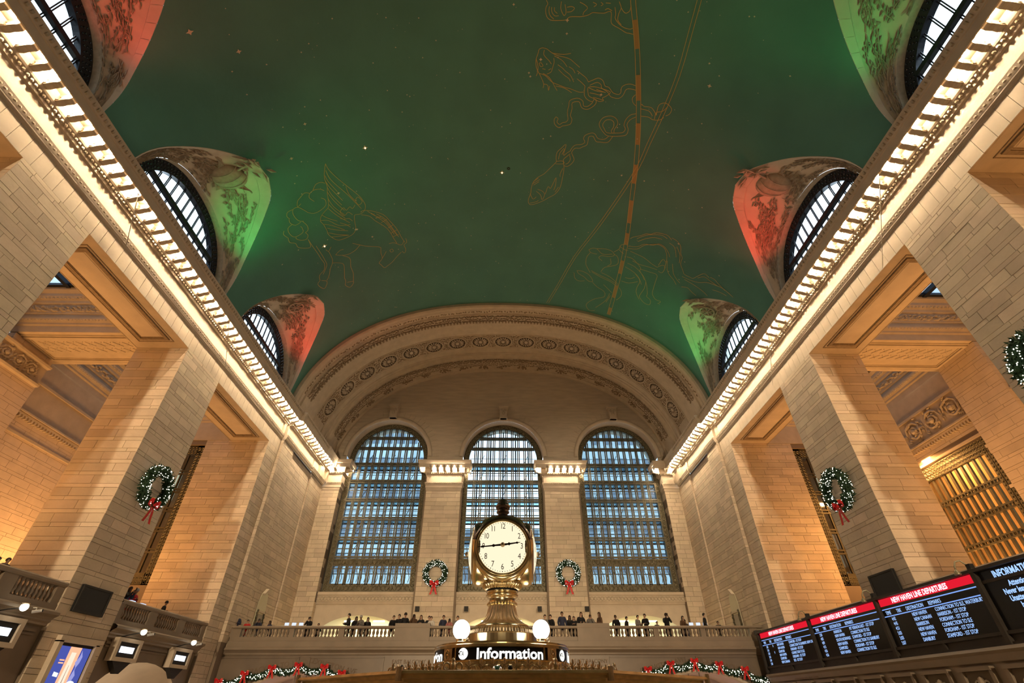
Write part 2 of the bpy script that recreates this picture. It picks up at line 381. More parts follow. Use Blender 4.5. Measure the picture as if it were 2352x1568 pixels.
# ------------------------------------------------------------------ vault with lunettes
VA, VB, VZ, VN = 18.6, 14.6, 18.05, 2.3
def vprof(z, d=0.):                    # half width of the vault at height z
    t = min(1, max(0, (z - VZ) / (VB - d))); return (VA - d) * (1 - t ** VN) ** (1 / VN)
def vz(x, d=0.):
    t = min(1, abs(x) / (VA - d)); return VZ + (VB - d) * (1 - t ** VN) ** (1 / VN)
def vpt(a, d=0.):                      # a in 0..1 from the left springing over the crown to the right springing
    th = pi * (1 - a); c, sn = cos(th), sin(th)
    e = 2 / VN
    return ((VA - d) * math.copysign(abs(c) ** e, c), VZ + (VB - d) * abs(sn) ** e)
_zg = pchip([0, 1.1, 2.15, 3.25, 4.2, 4.75, 4.98, 5.04], [27.42, 27.2, 26.5, 25.4, 24.0, 22.8, 21.4, 19.2])
zg = lambda u: _zg(abs(u))
YEND = 36.35
ys = set()
y = -8.0
while y < YEND: ys.add(round(y, 3)); y += .55
ys.add(YEND)
for yc in LUN_Y:
    for i in range(41):
        ys.add(round(yc - 5.04 * cos(pi * i / 40), 4))
    ys.add(round(yc - 5.045, 4)); ys.add(round(yc + 5.045, 4))
ys = sorted(q for q in ys if q <= YEND)
NA = 72
def aof(x, z):                         # inverse of vpt for a point on the vault
    c = math.copysign((abs(x) / VA) ** (VN / 2), x); return 1 - math.acos(max(-1, min(1, c))) / pi
rows = []
for y in ys:
    z0 = VZ + .6
    for yc in LUN_Y:
        if abs(y - yc) <= 5.041: z0 = max(z0, zg(y - yc))
    a0 = aof(-vprof(z0), z0)
    rows.append([(x, y, z) for x, z in (vpt(a0 + (1 - 2 * a0) * k / NA) for k in range(NA + 1))])
ceiling = MB().grid(rows).build('ceiling', VAULT, smooth=True); ceiling['kind'] = 'structure'
ceiling['label'] = 'dark green barrel vault painted with gold stars'
# outlines of groin (on the vault) and of the window arch, by angle about (yc, 20.3)
def in_g(u, z): return abs(u) < 5.04 and z < zg(u)
def in_w(u, z, k=0.): return (abs(u) / (4.55 + k)) ** 2.3 + (max(0, z - 20.3) / (5.15 + k)) ** 2.3 < 1
def outline(fn, phi):
    lo, hi = 0., 9.
    for _ in range(40):
        m = (lo + hi) / 2
        if fn(m * cos(phi), 20.3 + m * sin(phi)): lo = m
        else: hi = m
    return lo * cos(phi), 20.3 + lo * sin(phi)
NPH = 64
PHI = [radians(-11 + 202 * i / NPH) for i in range(NPH + 1)]
GRO = [outline(in_g, p) for p in PHI]; ARC = [outline(in_w, p) for p in PHI]
def bez(a, b, t): return a + (b - a) * t
def lun_pt(s, yc, i, t, lift=0.):     # t 0 = groin, 1 = window arch; slightly hollow shell
    fi = min(max(i, 0), NPH - 1e-6); k = int(fi); r = fi - k
    gu, gz = (bez(GRO[k][j], GRO[k + 1][j], r) for j in (0, 1)); au, az = (bez(ARC[k][j], ARC[k + 1][j], r) for j in (0, 1))
    gx = vprof(gz); ax = 18.6
    hol = .35 * sin(pi * t) * min(1, (gz - 20) / 5)
    x = bez(gx, ax, t) + hol * .5; u = bez(gu, au, t); z = bez(gz, az, t) + hol * .6
    return (s * (x - lift * .55), yc + u * (1 - lift * .02), z - lift * .75)
def ring_pts(k, x): return [outline(lambda u, z: in_w(u, z, k), p) for p in PHI]
ARCB = ring_pts(-.62, 0)
ARCC = ring_pts(-.70, 0)
wn = [0]
def lunette(s, yc, kind, word, side, hue):
    rnd = random.Random(int(yc * 10) + s)
    root = ST(f'trim_{10 + wn[0]}', (s * 18.3, yc, 20.3), f'{word} lunette on the {side} wall, stucco relief washed {hue}')
    # border band with its ashlar joints, then the sunken field
    NB = 30
    for b in range(NB):
        i0, i1 = NPH * b / NB + .02, NPH * (b + 1) / NB - .02; tb = .30 if 6 < b < NB - 7 else .42
        rws = []
        for t in (0, .02, tb * .98, tb):
            lf = 0 if t in (0, tb) else .03
            rws.append([lun_pt(s, yc, bez(i0, i1, q / 3), t * .62, lf + .02) for q in range(4)])
        MB().grid(rws).build('border_stone', LUNST, root)
    MB().grid([[lun_pt(s, yc, i, t / 10, -.03) for i in range(NPH + 1)] for t in range(0, 11)]).build('field', LUNST, root, smooth=True)
    MB().grid([[(s * x, yc + u, z) for u, z in ARC] for x in (18.6, 18.8, 19.05)]).build('jamb', ORN, root)
    # ---- relief
    def leafy(mb, i, t, ang, L, w, lift=.10):
        c = cos(ang); sn = sin(ang)
        def q(a, b, l): return lun_pt(s, yc, i + (a * c - b * sn) * 4.2, min(1, t + (a * sn + b * c) * .21), l)
        mb.add([q(0, 0, .02), q(L * .5, w, .05), q(L, 0, .03), q(L * .5, -w, .05), q(L * .5, 0, lift)], [(0, 1, 4), (1, 2, 4), (2, 3, 4), (3, 0, 4)])
    mb = MB()
    def spray(i, t, ang, n, L):
        path = []; a = ang
        for k in range(n):
            path.append(lun_pt(s, yc, i, min(.97, max(.02, t)), .07))
            if k:
                for sg in (-1, 1): leafy(mb, i, t, a + sg * rnd.uniform(.6, 1.2), L * rnd.uniform(.6, 1.2), L * .24, rnd.uniform(.12, .22))
            a += rnd.uniform(-.45, .45); i += cos(a) * L * 3.0; t += sin(a) * L * .15
            t = min(.95, max(.24, t)); i = min(NPH - 6, max(6, i))
        if len(path) > 1: mb.tube(path, .024, 4)
    for k in range(62):
        i = rnd.uniform(9, NPH - 9)
        spray(i, rnd.uniform(.36, .92), rnd.uniform(0, 2 * pi), rnd.randint(4, 8), rnd.uniform(.26, .46))
    mb.build('relief_foliage', RELIEF, root)
    # branch that breaks over the tip of the field onto the green ceiling
    m2 = MB(); ic = NPH / 2 - s * 0 + (3 if kind != 'wheel' else 5)
    tip = [lun_pt(s, yc, ic, .34, .15), lun_pt(s, yc, ic + .5, .15, .2), lun_pt(s, yc, ic + .8, .0, .25), lun_pt(s, yc, ic + 1.0, -.09, .35)]
    m2.tube(tip, [.09, .08, .06, .02], 6)
    for k in range(16):
        t = rnd.uniform(-.08, .22); i = ic + rnd.uniform(-1.5, 2); a = rnd.uniform(0, 6.28); L = rnd.uniform(.35, .6)
        base = Vector(lun_pt(s, yc, i, t, .2)); e1 = Vector(lun_pt(s, yc, i + cos(a) * L * 5.0, t + sin(a) * L * .2, .3)); sd = (e1 - base).cross(Vector((s, 0, 1))).normalized() * .12
        md = (base + e1) / 2
        m2.add([tuple(base), tuple(md + sd), tuple(e1), tuple(md - sd), tuple(md - Vector((s * .08, 0, .10)))], [(0, 1, 4), (1, 2, 4), (2, 3, 4), (3, 0, 4)])
    m2.build('overhanging_branch', RELIEF, root)
    ci, ct = NPH / 2 + 2, .52
    C = Vector(lun_pt(s, yc, ci, ct, .05)); ex = (Vector(lun_pt(s, yc, ci + 2, ct, .05)) - C).normalized(); ey = (Vector(lun_pt(s, yc, ci, ct + .1, .05)) - C).normalized()
    ny = ex.cross(ey).normalized(); ny = ny if ny.z < 0 else -ny
    P = lambda a, b, c=0.: tuple(C + ex * a + ey * b + ny * c)
    if kind == 'wheel':
        m = MB(); m.tube([P(.55 * cos(k * pi / 9), .55 * sin(k * pi / 9), .12) for k in range(18)], .07, 6, closed=True)
        for k in range(4): m.tube([P(.5 * cos(k * pi / 4), .5 * sin(k * pi / 4), .12), P(-.5 * cos(k * pi / 4), -.5 * sin(k * pi / 4), .12)], .04, 5)
        m.sphere(P(0, 0, .14), .13); m.build('wheel', RELIEF, root)
        m = MB()
        for k in range(9):
            a = 1.75 + k * .085; L = 1.9 - abs(k - 3) * .13; q0 = (-.25 + k * .09, -.35); q1 = (q0[0] + cos(a) * L * .55, q0[1] - sin(a) * L)
            mid = ((q0[0] + q1[0]) / 2, (q0[1] + q1[1]) / 2)
            m.add([P(*q0, .05), P(mid[0] - .10, mid[1], .1), P(*q1, .1), P(mid[0] + .10, mid[1], .1), P(*mid, .24)], [(0, 1, 4), (1, 2, 4), (2, 3, 4), (3, 0, 4)])
        m.build('wing', RELIEF, root)
    else:
        m = MB(); rws = []
        for j in range(7):
            r = .95 * cos(j * pi / 12); h = .42 * sin(j * pi / 12)
            rws.append([P(r * cos(k * pi / 12), r * sin(k * pi / 12), h) for k in range(24)])
        m.grid(rws, closed=True); m.build('globe', RELIEF, root, smooth=True)
        m = MB()
        for b in (-.5, 0, .5):
            m.tube([P(b + .25 * q * q, q, .48 * sqrt(max(0, 1 - (b * b + q * q))) + .02) for q in [x * .2 - .8 for x in range(9)]], .025, 4)
        m.build('globe_band', RELIEF, root)
        for wg in (-1, 1):
            m = MB()
            for k in range(8):
                a = -.5 + k * .16; L = 1.7 - k * .12; q0 = (wg * .75, -.25 + k * .07); q1 = (q0[0] + wg * cos(a) * L, q0[1] - sin(a + .5) * L * .8)
                mid = ((q0[0] + q1[0]) / 2, (q0[1] + q1[1]) / 2 - .08)
                m.add([P(*q0, .05), P(mid[0], mid[1] - .12, .1), P(*q1, .1), P(mid[0], mid[1] + .12, .1), P(*mid, .24)], [(0, 1, 4), (1, 2, 4), (2, 3, 4), (3, 0, 4)])
            m.build('wing', RELIEF, root)
    # ---- clerestory window
    wn[0] += 1
    win = ST(f'window_{wn[0]}', (s * 19.2, yc, 20)); win['label'] = f'arched clerestory window of the {word} lunette on the {side} wall'
    fr = MB()
    for x in (18.98, 19.2):
        pass
    rr = [[(s * x, yc + u, z) for u, z in pts] for x, pts in ((19.3, ARC), (18.98, ARC), (18.98, ARCB), (19.3, ARCB))]
    fr.grid(rr); fr.build('frame', BRONZE2, win)
    st = MB()                                                       # studs and pierced holes of the ornate frame
    for i in range(6, NPH - 5):
        for q in (.22, .5, .78):
            u = bez(ARC[i][0], ARCB[i][0], q); z = bez(ARC[i][1], ARCB[i][1], q) + .03 * (i % 2)
            st.sphere((s * 18.96, yc + u + rnd.uniform(-.04, .04), z), .055, 6, 4)
    STUFF(st.build('frame_studs', MATS['stud'], win))
    def ztop(u):
        lo, hi = 19, 26
        for _ in range(24):
            m = (lo + hi) / 2
            if in_w(u, m, -.62): lo = m
            else: hi = m
        return lo
    cols = 13; half = 3.92; stp = 2 * half / cols
    for k in range(1, cols):
        u = -half + k * stp; zt = ztop(u)
        for d in (-.045, .045): MB().box(*sorted((s * 19.12, s * 19.16)), yc + u + d - .026, yc + u + d + .026, 19.2, zt).build('glazing_bar', BRONZE2, win)
    ut = lambda zz: max(u for u in [x * .02 for x in range(200)] if in_w(u, zz, -.62))
    zt = 23.1; MB().box(*sorted((s * 18.97, s * 19.2)), yc - ut(zt), yc + ut(zt), zt - .13, zt + .13).build('transom', BRONZE2, win)
    for k in range(cols):
        u0, u1 = -half + k * stp + .1, -half + (k + 1) * stp - .1
        for a, b in ((19.2, zt), (zt, 99)):
            m = MB(); pts = [(u0, a), (u1, a)] + [(u1 + (u0 - u1) * q / 3, min(b, ztop(u1 + (u0 - u1) * q / 3) + .03)) for q in range(4)]
            if pts[2][1] <= a + .02 and pts[5][1] <= a + .02: continue
            m.add([(s * 19.14, yc + u, max(a, z)) for u, z in pts], [tuple(range(6))]); m.build('pane', GLASSL, win)
mat('stud', (.10, .11, .13), .12, .9)
for s in (-1, 1):
    side = 'left' if s < 0 else 'right'
    for i, yc in enumerate(LUN_Y):
        red = (s == -1 and i in (0, 2)) or (s == 1 and i == 1)
        lunette(s, yc, 'wheel' if i == 2 else 'globe', ('nearest', 'middle', 'farthest')[i], side, 'red' if red else 'green')
# ------------------------------------------------------------------ the broad end arch (band) before the far wall
FY = 47.5
arch = ST('trim_1', (0, 42, 30), 'broad plaster arch band with a row of rosettes before the far wall')
BPROF = [(36.30, -.05), (36.30, .30), (36.45, .42), (36.75, .45), (36.95, .32), (37.0, .22), (37.15, .30), (37.55, .30), (37.6, .24), (37.7, .40), (38.2, .48), (38.7, .40), (38.8, .30), (38.85, .2), (41.15, .2), (41.2, .28), (41.3, .2),
         (43.5, .2), (43.55, .3), (43.65, .3), (43.7, .36), (44.3, .36), (44.35, .44), (44.6, .44), (44.65, .52), (44.9, .55), (45.0, .66), (45.3, .8), (45.9, .88), (46.3, .84), (46.35, .76), (47.0, .80), (47.05, .9), (47.25, .95), (47.4, .9), (47.6, 1.0)]
NB_ = 96
def band_rows(prof, n=NB_, a0=.0, a1=1.):
    return [[(lambda q: (q[0], yy, q[1]))(vpt(a0 + (a1 - a0) * k / n, d)) for k in range(n + 1)] for yy, d in prof]
MB().grid(band_rows(BPROF)).build('arch_moulding', SOFF, arch)
def vn(a, d):                           # point, tangent, inward normal on the band
    x, z = vpt(a, d); x1, z1 = vpt(min(1, a + 1e-4), d); x0, z0 = vpt(max(0, a - 1e-4), d)
    t = Vector((x1 - x0, 0, z1 - z0)).normalized(); n = Vector((t.z, 0, -t.x))
    return Vector((x, 0, z)), t, n
def arclen(d, n=2000):
    L = [0.]; p = vpt(.0, d)
    for k in range(1, n + 1):
        q = vpt(k / n, d); L.append(L[-1] + math.hypot(q[0] - p[0], q[1] - p[1])); p = q
    return L
_AL = arclen(.2)
def a_at(l):
    import bisect
    return bisect.bisect(_AL, l) / 2000
TOT = _AL[-1]
# rosettes
ros = MB(); 
for k in range(16):
    a = 2 * pi * k / 16; e = 2 * pi * (k + .5) / 16
    ros.add([(.17 * cos(a), .17 * sin(a), .05), (.50 * cos(a - .13), .50 * sin(a - .13), .07), (.60 * cos(a), .60 * sin(a), .05), (.50 * cos(a + .13), .50 * sin(a + .13), .07), (.42 * cos(a), .42 * sin(a), .17)],
            [(0, 1, 4), (1, 2, 4), (2, 3, 4), (3, 0, 4)])
ros.sphere((0, 0, .06), (.17, .17, .12), 12, 6)
ros_me = ros.mesh('rosette_petals', PLAIN)
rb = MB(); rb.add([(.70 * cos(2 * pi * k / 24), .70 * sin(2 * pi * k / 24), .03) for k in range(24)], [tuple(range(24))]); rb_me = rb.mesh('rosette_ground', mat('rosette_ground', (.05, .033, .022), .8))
rr_ = MB(); rr_.tube([(.74 * cos(2 * pi * k / 24), .74 * sin(2 * pi * k / 24), .05) for k in range(24)], .07, 5, closed=True)
rr_.tube([(.93 * cos(2 * pi * (k + .5) / 8), .93 * sin(2 * pi * (k + .5) / 8), .03) for k in range(8)], .04, 4, closed=True); rr_me = rr_.mesh('rosette_rim', SOFF)
def at_band(l, yy, d=.2, lift=0.):
    p, t, n = vn(a_at(l), d); p = p + n * lift; p.y = yy; return p, t, n
NR = 17
gap = 2.56
for k in range(NR):
    l = TOT / 2 + (k - (NR - 1) / 2) * gap
    p, t, n = at_band(l, 42.45)
    if p.z < 20.4: continue
    R = Matrix((t, Vector((0, 1, 0)), n)).transposed()
    if R.determinant() < 0: R = Matrix((-t, Vector((0, 1, 0)), n)).transposed()
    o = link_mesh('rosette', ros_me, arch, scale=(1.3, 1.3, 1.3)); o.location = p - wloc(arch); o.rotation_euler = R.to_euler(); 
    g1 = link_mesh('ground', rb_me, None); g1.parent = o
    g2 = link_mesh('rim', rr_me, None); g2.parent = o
# carved scatter work between the rosettes and on the foliage rolls
def carve(y0, y1, d0, step, sz, name, m, seed, h=.09, l0=4.5):
    rnd = random.Random(seed); mb = MB(); l = l0
    while l < TOT - l0:
        for q in range(max(1, int((y1 - y0) / (sz * 1.1)))):
            yy = y0 + (q + .5) * (y1 - y0) / max(1, int((y1 - y0) / (sz * 1.1))) + rnd.uniform(-.3, .3) * sz
            p, t, n = at_band(l + rnd.uniform(-.3, .3) * step, yy, d0); a = rnd.uniform(0, pi); w = Vector((0, 1, 0))
            e = (t * cos(a) + w * sin(a)) * sz * .6; f = (-t * sin(a) + w * cos(a)) * sz * .26
            mb.add([tuple(p - e), tuple(p - f), tuple(p + e), tuple(p + f), tuple(p + n * h)], [(0, 1, 4), (1, 2, 4), (2, 3, 4), (3, 0, 4)])
        l += step
    return STUFF(mb.build(name, m, arch))
carve(41.35, 43.45, .2, .17, .26, 'scrollwork', SHADEORN, 3, .10)
carve(37.7, 38.7, .46, .13, .26, 'foliage_roll', SHADEORN, 4, .13)
carve(37.1, 37.55, .30, .26, .28, 'egg_and_dart', SHADEORN, 5, .10)
carve(45.05, 46.3, .82, .14, .28, 'laurel_roll', SHADEORN, 6, .14)
mbd = MB(); l = 5.
while l < TOT - 5:
    p, t, n = at_band(l, 38.9, .2); q = p + Vector((0, .26, 0)); mbd.bar(p + n * .05, q + n * .05, .16, .14, n); l += .34
STUFF(mbd.build('dentils', SHADEORN, arch))
for k in range(-9, 10):                 # bunches on the ribbon band
    p, t, n = at_band(TOT / 2 + k * 2.35, 46.68, .78)
    if p.z < 20: continue
    rnd = random.Random(k); m = MB()
    for j in range(16):
        c = p + t * rnd.gauss(0, .32) + Vector((0, rnd.gauss(0, .17), 0)); m.sphere(tuple(c + n * .03), (.12, .12, .09), 6, 4)
    m.build('fruit_bunch', SHADEORN, arch)
# ------------------------------------------------------------------ side walls, piers, entablature
ZA, ZF, FLOOR_Z = 16.7, 3.4, -2.4
MB().box(-30, 30, -36, 60, -2.7, FLOOR_Z).build('floor', FLOORM)['kind'] = 'structure'
ENT = [(0, ZA), (0, 17.68), (.05, 17.70), (.05, 17.77), (.10, 17.79), (.10, 17.85), (.11, 17.86), (.19, 18.10), (.19, 18.13), (.03, 18.15), (.04, 18.96), (.14, 18.98), (.18, 19.08), (.34, 19.16), (.40, 19.22), (.40, 19.70),
       (1.03, 19.71), (1.03, 19.46), (1.11, 19.44), (1.11, 19.86), (1.16, 19.88), (1.16, 19.94), (1.22, 20.08), (1.26, 20.24), (.3, 20.45), (-.9, 20.45)]
BUL = MB().sphere((0, 0, 0), (.075, .075, .09), 8, 6).mesh('bulb', BULB, smooth=True)
def bracket_mesh():                    # local: +x = out of the wall, z = 0 at the corona soffit
    m = MB()
    prof = [(0, -.47), (.10, -.48), (.20, -.45), (.30, -.39), (.42, -.35), (.52, -.34), (.58, -.28), (.58, 0), (0, 0)]
    m.prism(prof, lambda u, v, d: (u, d, v), -.12, .12)
    for d in (-.12, .12):
        m.tube([(.12 + .10 * cos(k * pi / 5), d, -.32 + .10 * sin(k * pi / 5)) for k in range(10)], .03, 4, closed=True)
        m.tube([(.47 + .06 * cos(k * pi / 5), d, -.23 + .06 * sin(k * pi / 5)) for k in range(10)], .025, 4, closed=True)
    return m.mesh('bracket', PLAIN)
BRK = bracket_mesh()
BUL2 = MB().sphere((0, 0, 0), (.075, .075, .09), 8, 6).mesh('bulb', BULB_DIM, smooth=True)
NBR = [0]
def bracket(parent, p, rz):
    NBR[0] += 1
    o = link_mesh('bracket', BRK, parent, p, rot=(0, 0, rz))
    b = bpy.data.objects.new('bulb', BUL if NBR[0] % 2 or parent.name == 'wall_far' else BUL2); COL.objects.link(b); b.parent = o; b.location = (.53, .33, -.13)
    return o
def side_x(s, o): return s * (W - o)
for s in (-1, 1):
    side = 'left' if s < 0 else 'right'
    tr = ST('trim_2' if s < 0 else 'trim_3', (s * W, 20, 18), f'cream entablature with glowing bulb brackets along the {side} wall')
    rws = []
    for y, ex in ((-8, 0), (36.85, 0), (36.9, .27), (43.6, .27), (43.62, .34), (47.2, .34)):
        rws.append([(side_x(s, o + (ex if z > 17.0 or True else 0)), y, z) for o, z in ENT[1:]])
    MB().grid(rws).build('moulding', PLAIN, tr)
    # architrave: core and upright blocks, soffit between the piers
    MB().box(*sorted((s * (W + .04), s * 21.3)), -8, 36.9, ZA + .02, 17.8).build('architrave_core', MORTAR, tr)
    y = -2.; rnd = random.Random(5)
    while y < 36.85:
        w = min(rnd.uniform(.5, .66), 36.9 - y)
        link_mesh('architrave_block', UNIT, tr, (min(s * W, s * (W + .06)), y + .008, ZA), scale=(.06, w - .016, 1.0), m=PLAIN); y += w
    # bead strings on the two dark mouldings
    mb = MB(); y = 2.
    while y < 47: mb.sphere((side_x(s, .15 + (.27 if y > 36.9 else 0)), y, 17.98), (.05, .08, .06), 5, 3); y += .22
    STUFF(mb.build('bead_string', ORN, tr))
    mb = MB(); y = 2.
    while y < 47: mb.sphere((side_x(s, .28 + (.27 if y > 36.9 else 0)), y, 19.07), (.08, .075, .08), 5, 3); y += .2
    STUFF(mb.build('egg_moulding', ORN, tr))
    mb = MB(); y = 2.
    while y < 47:
        mb.box(*sorted((side_x(s, 1.26 + (.27 if y > 36.9 else 0)), side_x(s, 1.15 + (.27 if y > 36.9 else 0)))), y, y + .1, 19.97, 20.12); y += .24
    STUFF(mb.build('lip_ornament', ORN, tr))
    y = -7.38
    while y < 46.6:
        ex = .27 if y > 36.9 else 0
        bracket(tr, (side_x(s, .40 + ex), y, 19.71), 0 if s < 0 else pi); y += .66
    # ---- free piers
    for i, (y0, y1) in enumerate(PIERS):
        nm = ('nearest', 'second', 'third')[i]
        wr = (', bearing a lit wreath', ', bearing a lit wreath and a dark square grille')[i - 1] if (i == 2 or (i == 1 and s == 1)) else ''
        if i == 0: lab = f'pale stone pier behind the {side} edge of the picture'
        elif i == 1: lab = f'nearest pale stone pier on the {side} side, cut off by the picture edge'
        else: lab = f'second pale stone pier on the {side} side, with lit wreath and dark square grille'
        if i == 0: continue
        p = T('stone_pier', (s * (W + 1.5), (y0 + y1) / 2, FLOOR_Z), lab, 'pier', 'tall stone piers along the side walls')
        MB().box(*sorted((s * (W + .035), s * 21.27)), y0 + .035, y1 - .035, FLOOR_Z, ZA).build('core', MORTAR, p)
        c = Clad(p)
        c.face((s * W, y0), (0, 1), (-s, 0), y1 - y0, FLOOR_Z, ZA, seed=i * 7 + s)
        c.face((s * W if s > 0 else -21.3, y0), (1, 0), (0, -1), 3.0, 2.5, ZA, seed=i * 9 + s)
        c.face((s * 21.3, y0), (0, 1), (s, 0), y1 - y0, 5, ZA, seed=3, length=2)
        c.face((s * W if s > 0 else -21.3, y1), (1, 0), (0, 1), 3.0, 5, ZA, seed=4, length=2)
        c.build()
    # ---- outer wall of the side bays
    XO = 29.3
    wl = ST('wall_left_outer' if s < 0 else 'wall_right_outer', (s * XO, 20, 0), f'orange-lit outer wall behind the {side} piers')
    holes = [(26.15, 34.6, 5.0, 13.05)] if s > 0 else []
    m = MB()
    if s < 0: m.box(-30, -XO - .05, 0, 48, FLOOR_Z, 17.8)
    else:
        m.box(XO + .05, 30, 0, 26.15, FLOOR_Z, 17.8); m.box(XO + .05, 30, 34.6, 48, FLOOR_Z, 17.8); m.box(XO + .05, 30, 26.15, 34.6, 13.05, 17.8); m.box(XO + .05, 30, 26.15, 34.6, FLOOR_Z, 5)
    m.build('core', MORTAR, wl)
    c = Clad(wl)
    if s < 0: c.face((-XO, 2), (0, 1), (1, 0), 33, 3.4, 14.2, seed=31, length=1.2)
    else:
        c.face((XO, 2), (0, 1), (-1, 0), 33, 3.4, 14.2, seed=33, length=1.2, skip=lambda q: 25.9 < q.y < 34.9 and q.z < 13.4)
    # pilasters under the cross beams
    for y0, y1 in PIERS:
        MB().box(*sorted((s * (XO - .42), s * XO)), y0 + .05, y1 - .75, FLOOR_Z, 17.8).build('pilaster', MORTAR, wl)
        c.face((s * (XO - .45), y0), (0, 1), (-s, 0), y1 - y0 - .7, 3.4, 17.75, seed=int(y0) + 40, length=1.3)
        c.face((s * (XO - .45) if s > 0 else -XO, y0), (1, 0), (0, -1), .45, 3.4, 17.75, seed=41)
    c.build()
    if s < 0:                           # carved cornice on the left pilaster
        rn = random.Random(77); d = MB(); y = 20.2; sg = 1; XP = -28.82
        while y < 25.6:
            d.tube([(XP + .05 + .05 * (q % 2), y + sg * (.42 - q * .019) * cos(q * .62), 16.45 + (.42 - q * .019) * sin(q * .62)) for q in range(21)], [.07] * 19 + [.05, .04], 5)
            d.sphere((XP + .1, y, 16.45), (.12, .13, .13), 8, 5)
            for q in range(22):
                an = rn.uniform(0, 2 * pi); r = rn.uniform(.2, .55); L = rn.uniform(.10, .2); b_ = Vector((XP + .04, min(25.7, y + r * cos(an)), 16.45 + max(-.5, min(.5, r * sin(an)))))
                e = Vector((0, cos(an + 1.2), sin(an + 1.2))) * L; f = Vector((0, -e.z, e.y)) * .45
                d.add([tuple(b_ - e), tuple(b_ - f), tuple(b_ + e), tuple(b_ + f), tuple(b_ + Vector((.16, 0, 0)))], [(0, 1, 4), (1, 2, 4), (2, 3, 4), (3, 0, 4)])
            y += .92; sg = -sg
        STUFF(d.build('carved_cornice', ORN, wl))
        MB().grid([[(XP + x, y, z) for x, z in ((-.1, 15.72), (.22, 15.74), (.26, 15.86), (.05, 15.92), (.05, 16.98), (.26, 17.02), (.30, 17.14), (-.1, 17.18))] for y in (14.3, 25.72)]).build('cornice_moulding', SOFF, wl)
    # plain upper wall, sill line and scroll frieze of each bay
    for k, (y0, y1) in enumerate(((2.1, 10.6), (14.3, 22.8), (25.8, 35.0))):
        sw = (s > 0 and k == 2) or (s < 0 and k == 1) or k == 0
        MB().box(*sorted((s * (XO - .02), s * XO)), y0, y1, 16.4, 17.8).build('upper_panel', SOFF, wl)
        mm = MB()
        for z, o, h in ((14.2, .22, .12), (14.35, .30, .1), (16.25, .2, .15)): mm.box(*sorted((s * (XO - o), s * XO)), y0, y1, z, z + h)
        mm.box(*sorted((s * (XO - .12), s * XO)), y0, y1, 13.1, 13.25); mm.box(*sorted((s * (XO - .10), s * XO)), y0, y1, 14.45, 16.3)
        mm.build('wall_moulding', SOFF, wl)
        d = MB(); y = y0 + .1
        while y < y1: d.box(*sorted((s * (XO - .22), s * XO)), y, y + .12, 14.02, 14.2); y += .24
        STUFF(d.build('dentils', ORN, wl))
        if sw:                          # rinceau: spirals with leaves
            rn = random.Random(k + 9); d = MB(); y = y0 + .9; sg = 1
            while y < y1 - .3:
                cz = 15.35
                d.tube([(s * (XO - .14 - .06 * (q % 2)), y + sg * (.72 - q * .032) * cos(q * .62), cz + (.72 - q * .032) * sin(q * .62)) for q in range(22)], [.075] * 20 + [.06, .05], 5)
                d.sphere((s * (XO - .2), y, cz), (.16, .2, .2), 8, 5)
                for q in range(26):
                    a = rn.uniform(0, 2 * pi); r = rn.uniform(.25, .95); L = rn.uniform(.14, .24)
                    b = Vector((s * (XO - .14), y + r * cos(a), cz + max(-.8, min(.8, r * sin(a))))); e = Vector((0, cos(a + 1.2), sin(a + 1.2))) * L; f = Vector((0, -e.z, e.y)) * .4
                    d.add([tuple(b - e), tuple(b - f), tuple(b + e), tuple(b + f), tuple(b + Vector((-s * .12, 0, 0)))], [(0, 1, 4), (1, 2, 4), (2, 3, 4), (3, 0, 4)])
                y += 1.75; sg = -sg
            STUFF(d.build('scroll_frieze', ORN, wl))
        # ---- ceiling of the bay: framed well with a skylight
        wf = ST(f'trim_{(20 if s < 0 else 30) + k}', (s * 25, (y0 + y1) / 2, 19), f'coffered ceiling of side bay {("nearest", "middle", "farthest")[k]} on the {side}')
        X0, X1, Y0, Y1 = 21.3, XO, y0, (y1 if k < 2 else 35.0)
        wp = [(.04, 17.78), (.04, 18.22), (.12, 18.3), (.12, 18.42), (.26, 18.62), (.26, 18.75), (.14, 18.8), (.14, 19.02), (.20, 19.1), (.20, 19.75), (.3, 19.85), (.32, 20.0), (.5, 20.25), (.5, 20.45), (.7, 20.62), (.7, 20.85)]
        MB().grid([[(s * (X0 + o), Y0 + o, z), (s * (X1 - o), Y0 + o, z), (s * (X1 - o), Y1 - o, z), (s * (X0 + o), Y1 - o, z)] for o, z in wp], closed=True).build('well_moulding', SOFF, wf)
        d = MB()
        for (zz, o, st, rr) in ((18.58, .2, .2, .07), (20.15, .42, .24, .08)):
            y = Y0 + o
            while y < Y1 - o:
                for xx in (X0 + o, X1 - o): d.sphere((s * xx, y, zz), (rr, rr * 1.2, rr), 5, 3)
                y += st
            x = X0 + o
            while x < X1 - o:
                d.sphere((s * x, Y1 - o, zz), (rr * 1.2, rr, rr), 5, 3); x += st
        rn = random.Random(k)
        for q in range(500):
            u = rn.uniform(0, 1); L = rn.uniform(.10, .2)
            pos = (X0 + .5 + u * (X1 - X0 - 1), Y1 - .18) if q % 2 else (X1 - .18, Y0 + .5 + u * (Y1 - Y0 - 1))
            d.sphere((s * pos[0], pos[1], rn.uniform(19.25, 19.6)), (L, L, .06), 4, 3)
        STUFF(d.build('carved_bands', ORN, wf))
        sk = ST(f'window_{(20 if s < 0 else 30) + k}', (s * 25, (Y0 + Y1) / 2, 20.9)); sk['label'] = f'skylight over the {("nearest", "middle", "farthest")[k]} {side} side bay'
        m = MB(); o = .7
        nx, ny = 4, 5
        for q in range(nx + 1):
            x = X0 + o + (X1 - X0 - 2 * o) * q / nx; m2 = MB().box(*sorted((s * (x - .13), s * (x + .13))), Y0 + o, Y1 - o, 20.72, 21.0); m2.build('beam', BRONZE2, sk)
